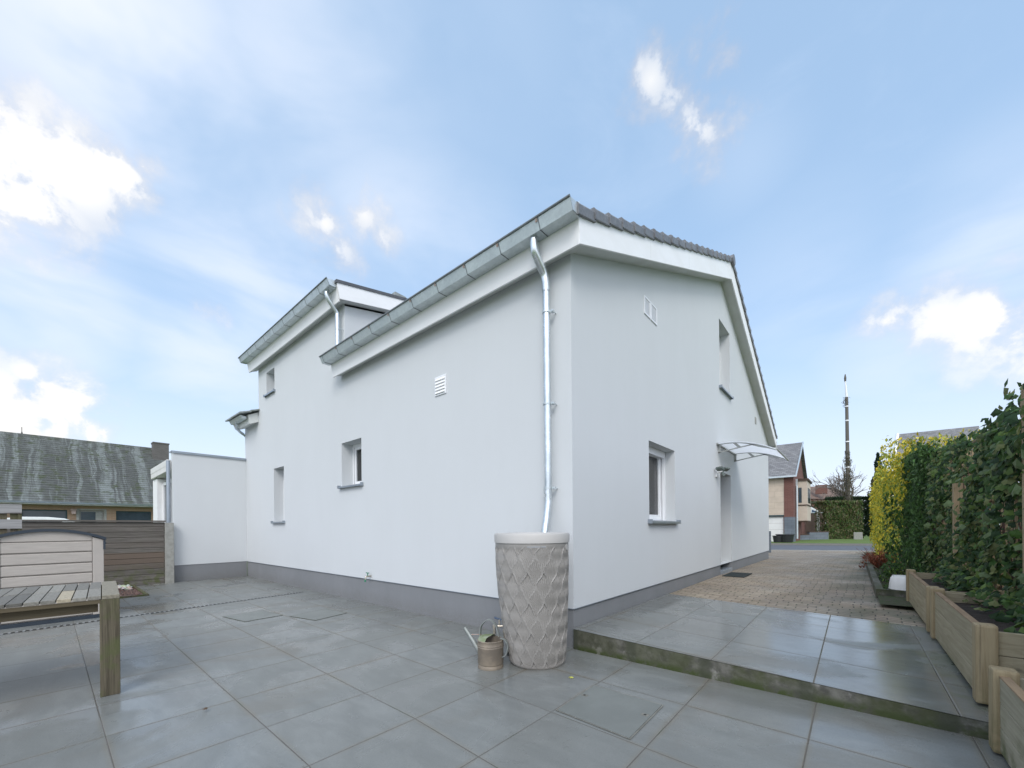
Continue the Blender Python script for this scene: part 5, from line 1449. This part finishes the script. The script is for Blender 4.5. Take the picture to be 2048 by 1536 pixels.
# conifer
def conifer(name, label, c, H, R_, n, cols, zb=0):
    t = thing(name, label, 'tree', (c.x, c.y, zb)); m = MB(); ps = []
    for _ in range(n):
        h = rnd.random() ** 1.1; w = rnd.uniform(0, 2 * pi)
        prof = R_ * (1 - h) ** .45 * (.82 + .18 * sin(h * 31) + .12 * sin(w * 3 + h * 9))
        q = prof * rnd.uniform(.55, 1.05); ps.append((c.x + cos(w) * q, c.y + sin(w) * q, zb + .4 + h * H))
    leaves(m, ps, .34, cols, 'leaf', (0, -.5, .5), 1.0); m.build('crown', 'leaf', t)
    MB().tube([(c.x, c.y, zb - .2), (c.x, c.y, zb + H * .9)], [.25, .05], 8).build('trunk', 'bark', t)
conifer('conifer', 'dark columnar conifer tip above the yellow hedge', T(1757, 1040, 62), 12.0, 1.05, 2600, [(.015, .04, .022), (.025, .055, .03)])
conifer('conifer', 'broader brown-green conifer below the dark conifer tip', T(1755, 1040, 58), 8.2, 1.75, 3400, [(.07, .065, .035), (.05, .055, .03), (.09, .08, .05)])
# red-roofed house far away
rr = thing('red_roof_house', 'distant low house with a red-brown tile roof', 'house', tuple(T(1660, 1040, 78)))
A, B = T(1600, 1040, 78), T(1712, 1040, 84); zr = T(1680, 979, 80).z; ze = T(1680, 1006, 76).z
d_ = (B - A).normalized(); n_ = Vector((-d_.y, d_.x, 0))
def P3(s, t, z): p = A + d_ * s + n_ * t; return (p.x, p.y, z)
Lh = (B - A).length
m = MB(); m.quad(P3(0, 0, ze), P3(Lh, 0, ze), P3(Lh - .6, 4, zr), P3(.6, 4, zr)); m.quad(P3(0, 8, ze), P3(Lh, 8, ze), P3(Lh - .6, 4, zr), P3(.6, 4, zr)); m.quad(P3(0, 0, ze), P3(0, 8, ze), P3(.6, 4, zr)); m.quad(P3(Lh, 0, ze), P3(Lh, 8, ze), P3(Lh - .6, 4, zr))
ro = m.build('roof', 'far_red_tile', rr)
m = MB(); a_ = [P3(.3, .4, 0), P3(Lh - .3, .4, 0), P3(Lh - .3, 7.6, 0), P3(.3, 7.6, 0)]; m.prism([(p[0], p[1]) for p in a_], -.3, ze, 'z'); m.build('wall', 'red_brick', rr)
c = T(1644, 982, 80); MB().box((c.x - 1.0, c.y - .5, zr - 2.0), (c.x + .9, c.y + .5, c.z + .1)).build('chimney', 'red_brick', ro)
# van beyond the fence
c = T(1627, 1040, 52); vn = thing('parked_van', 'blue and white van partly seen behind the timber fence', 'van', (c.x, c.y, .6))
z0v = .6
MB().prism([(c.x - 1.6, z0v + .4), (c.x + 1.4, z0v + .4), (c.x + 1.4, z0v + 1.3), (c.x + .9, z0v + 1.5), (c.x + .5, z0v + 2.5), (c.x - .2, z0v + 3.0), (c.x - 1.6, z0v + 3.0)], c.y - .9, c.y + .9, 'y').build('body', 'car_paint', vn, bevel=.08)
MB().prism([(c.x - .1, z0v + 2.0), (c.x + .6, z0v + 1.7), (c.x + .35, z0v + 2.4), (c.x - .1, z0v + 2.65)], c.y - .92, c.y - .90, 'y').prism([(c.x - 1.5, z0v + 1.9), (c.x - .3, z0v + 1.9), (c.x - .3, z0v + 2.6), (c.x - 1.5, z0v + 2.6)], c.y - .92, c.y - .90, 'y').build('window', 'blue_plastic', vn)
for s in (-1, .9): MB().tube([(c.x + s, c.y - .95, z0v + .4), (c.x + s, c.y - .7, z0v + .4)], .38, 16).build('wheel', 'black_plastic', vn)
# grey-roofed house behind the hedge, right
gh = thing('grey_roof_house', 'house with pale gable edge and grey roof above the yellow hedge', 'house', tuple(T(1840, 1040, 42)))
ra, rb, ea, eb = T(1796, 882, 44), T(1960, 868, 42), T(1787, 938, 39.5), T(1960, 932, 37.5)
bk_ = lambda r, e: r + (r - e) * Vector((1, 1, -1)).length * 0 + Vector((r.x - e.x, r.y - e.y, e.z - r.z))
fa, fb = bk_(ra, ea), bk_(rb, eb)
m = MB(); nrow = 22
for i in range(nrow):
    t0, t1 = i / nrow, (i + 1) / nrow
    m.quad(ea.lerp(ra, t0) + Vector((0, 0, .06)), eb.lerp(rb, t0) + Vector((0, 0, .06)), eb.lerp(rb, t1), ea.lerp(ra, t1))
    m.quad(ea.lerp(ra, t0), eb.lerp(rb, t0), eb.lerp(rb, t0) + Vector((0, 0, .06)), ea.lerp(ra, t0) + Vector((0, 0, .06)))
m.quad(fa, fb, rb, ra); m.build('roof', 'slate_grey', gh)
g0 = lambda p, z=None: (p.x + .2, p.y + .1, p.z if z is None else z)
m = MB(); m.quad(g0(ea, -.3), g0(fa, -.3), g0(fa), (ra.x + .2, ra.y + .1, ra.z - .1), g0(ea)); m.quad(g0(ea, -.3), g0(eb, -.3), g0(eb), g0(ea)); m.build('wall', 'concrete', gh)
MB().tube([ra, ea], .16, 4).tube([ra, fa], .16, 4).build('verge_board', 'white_board', gh)
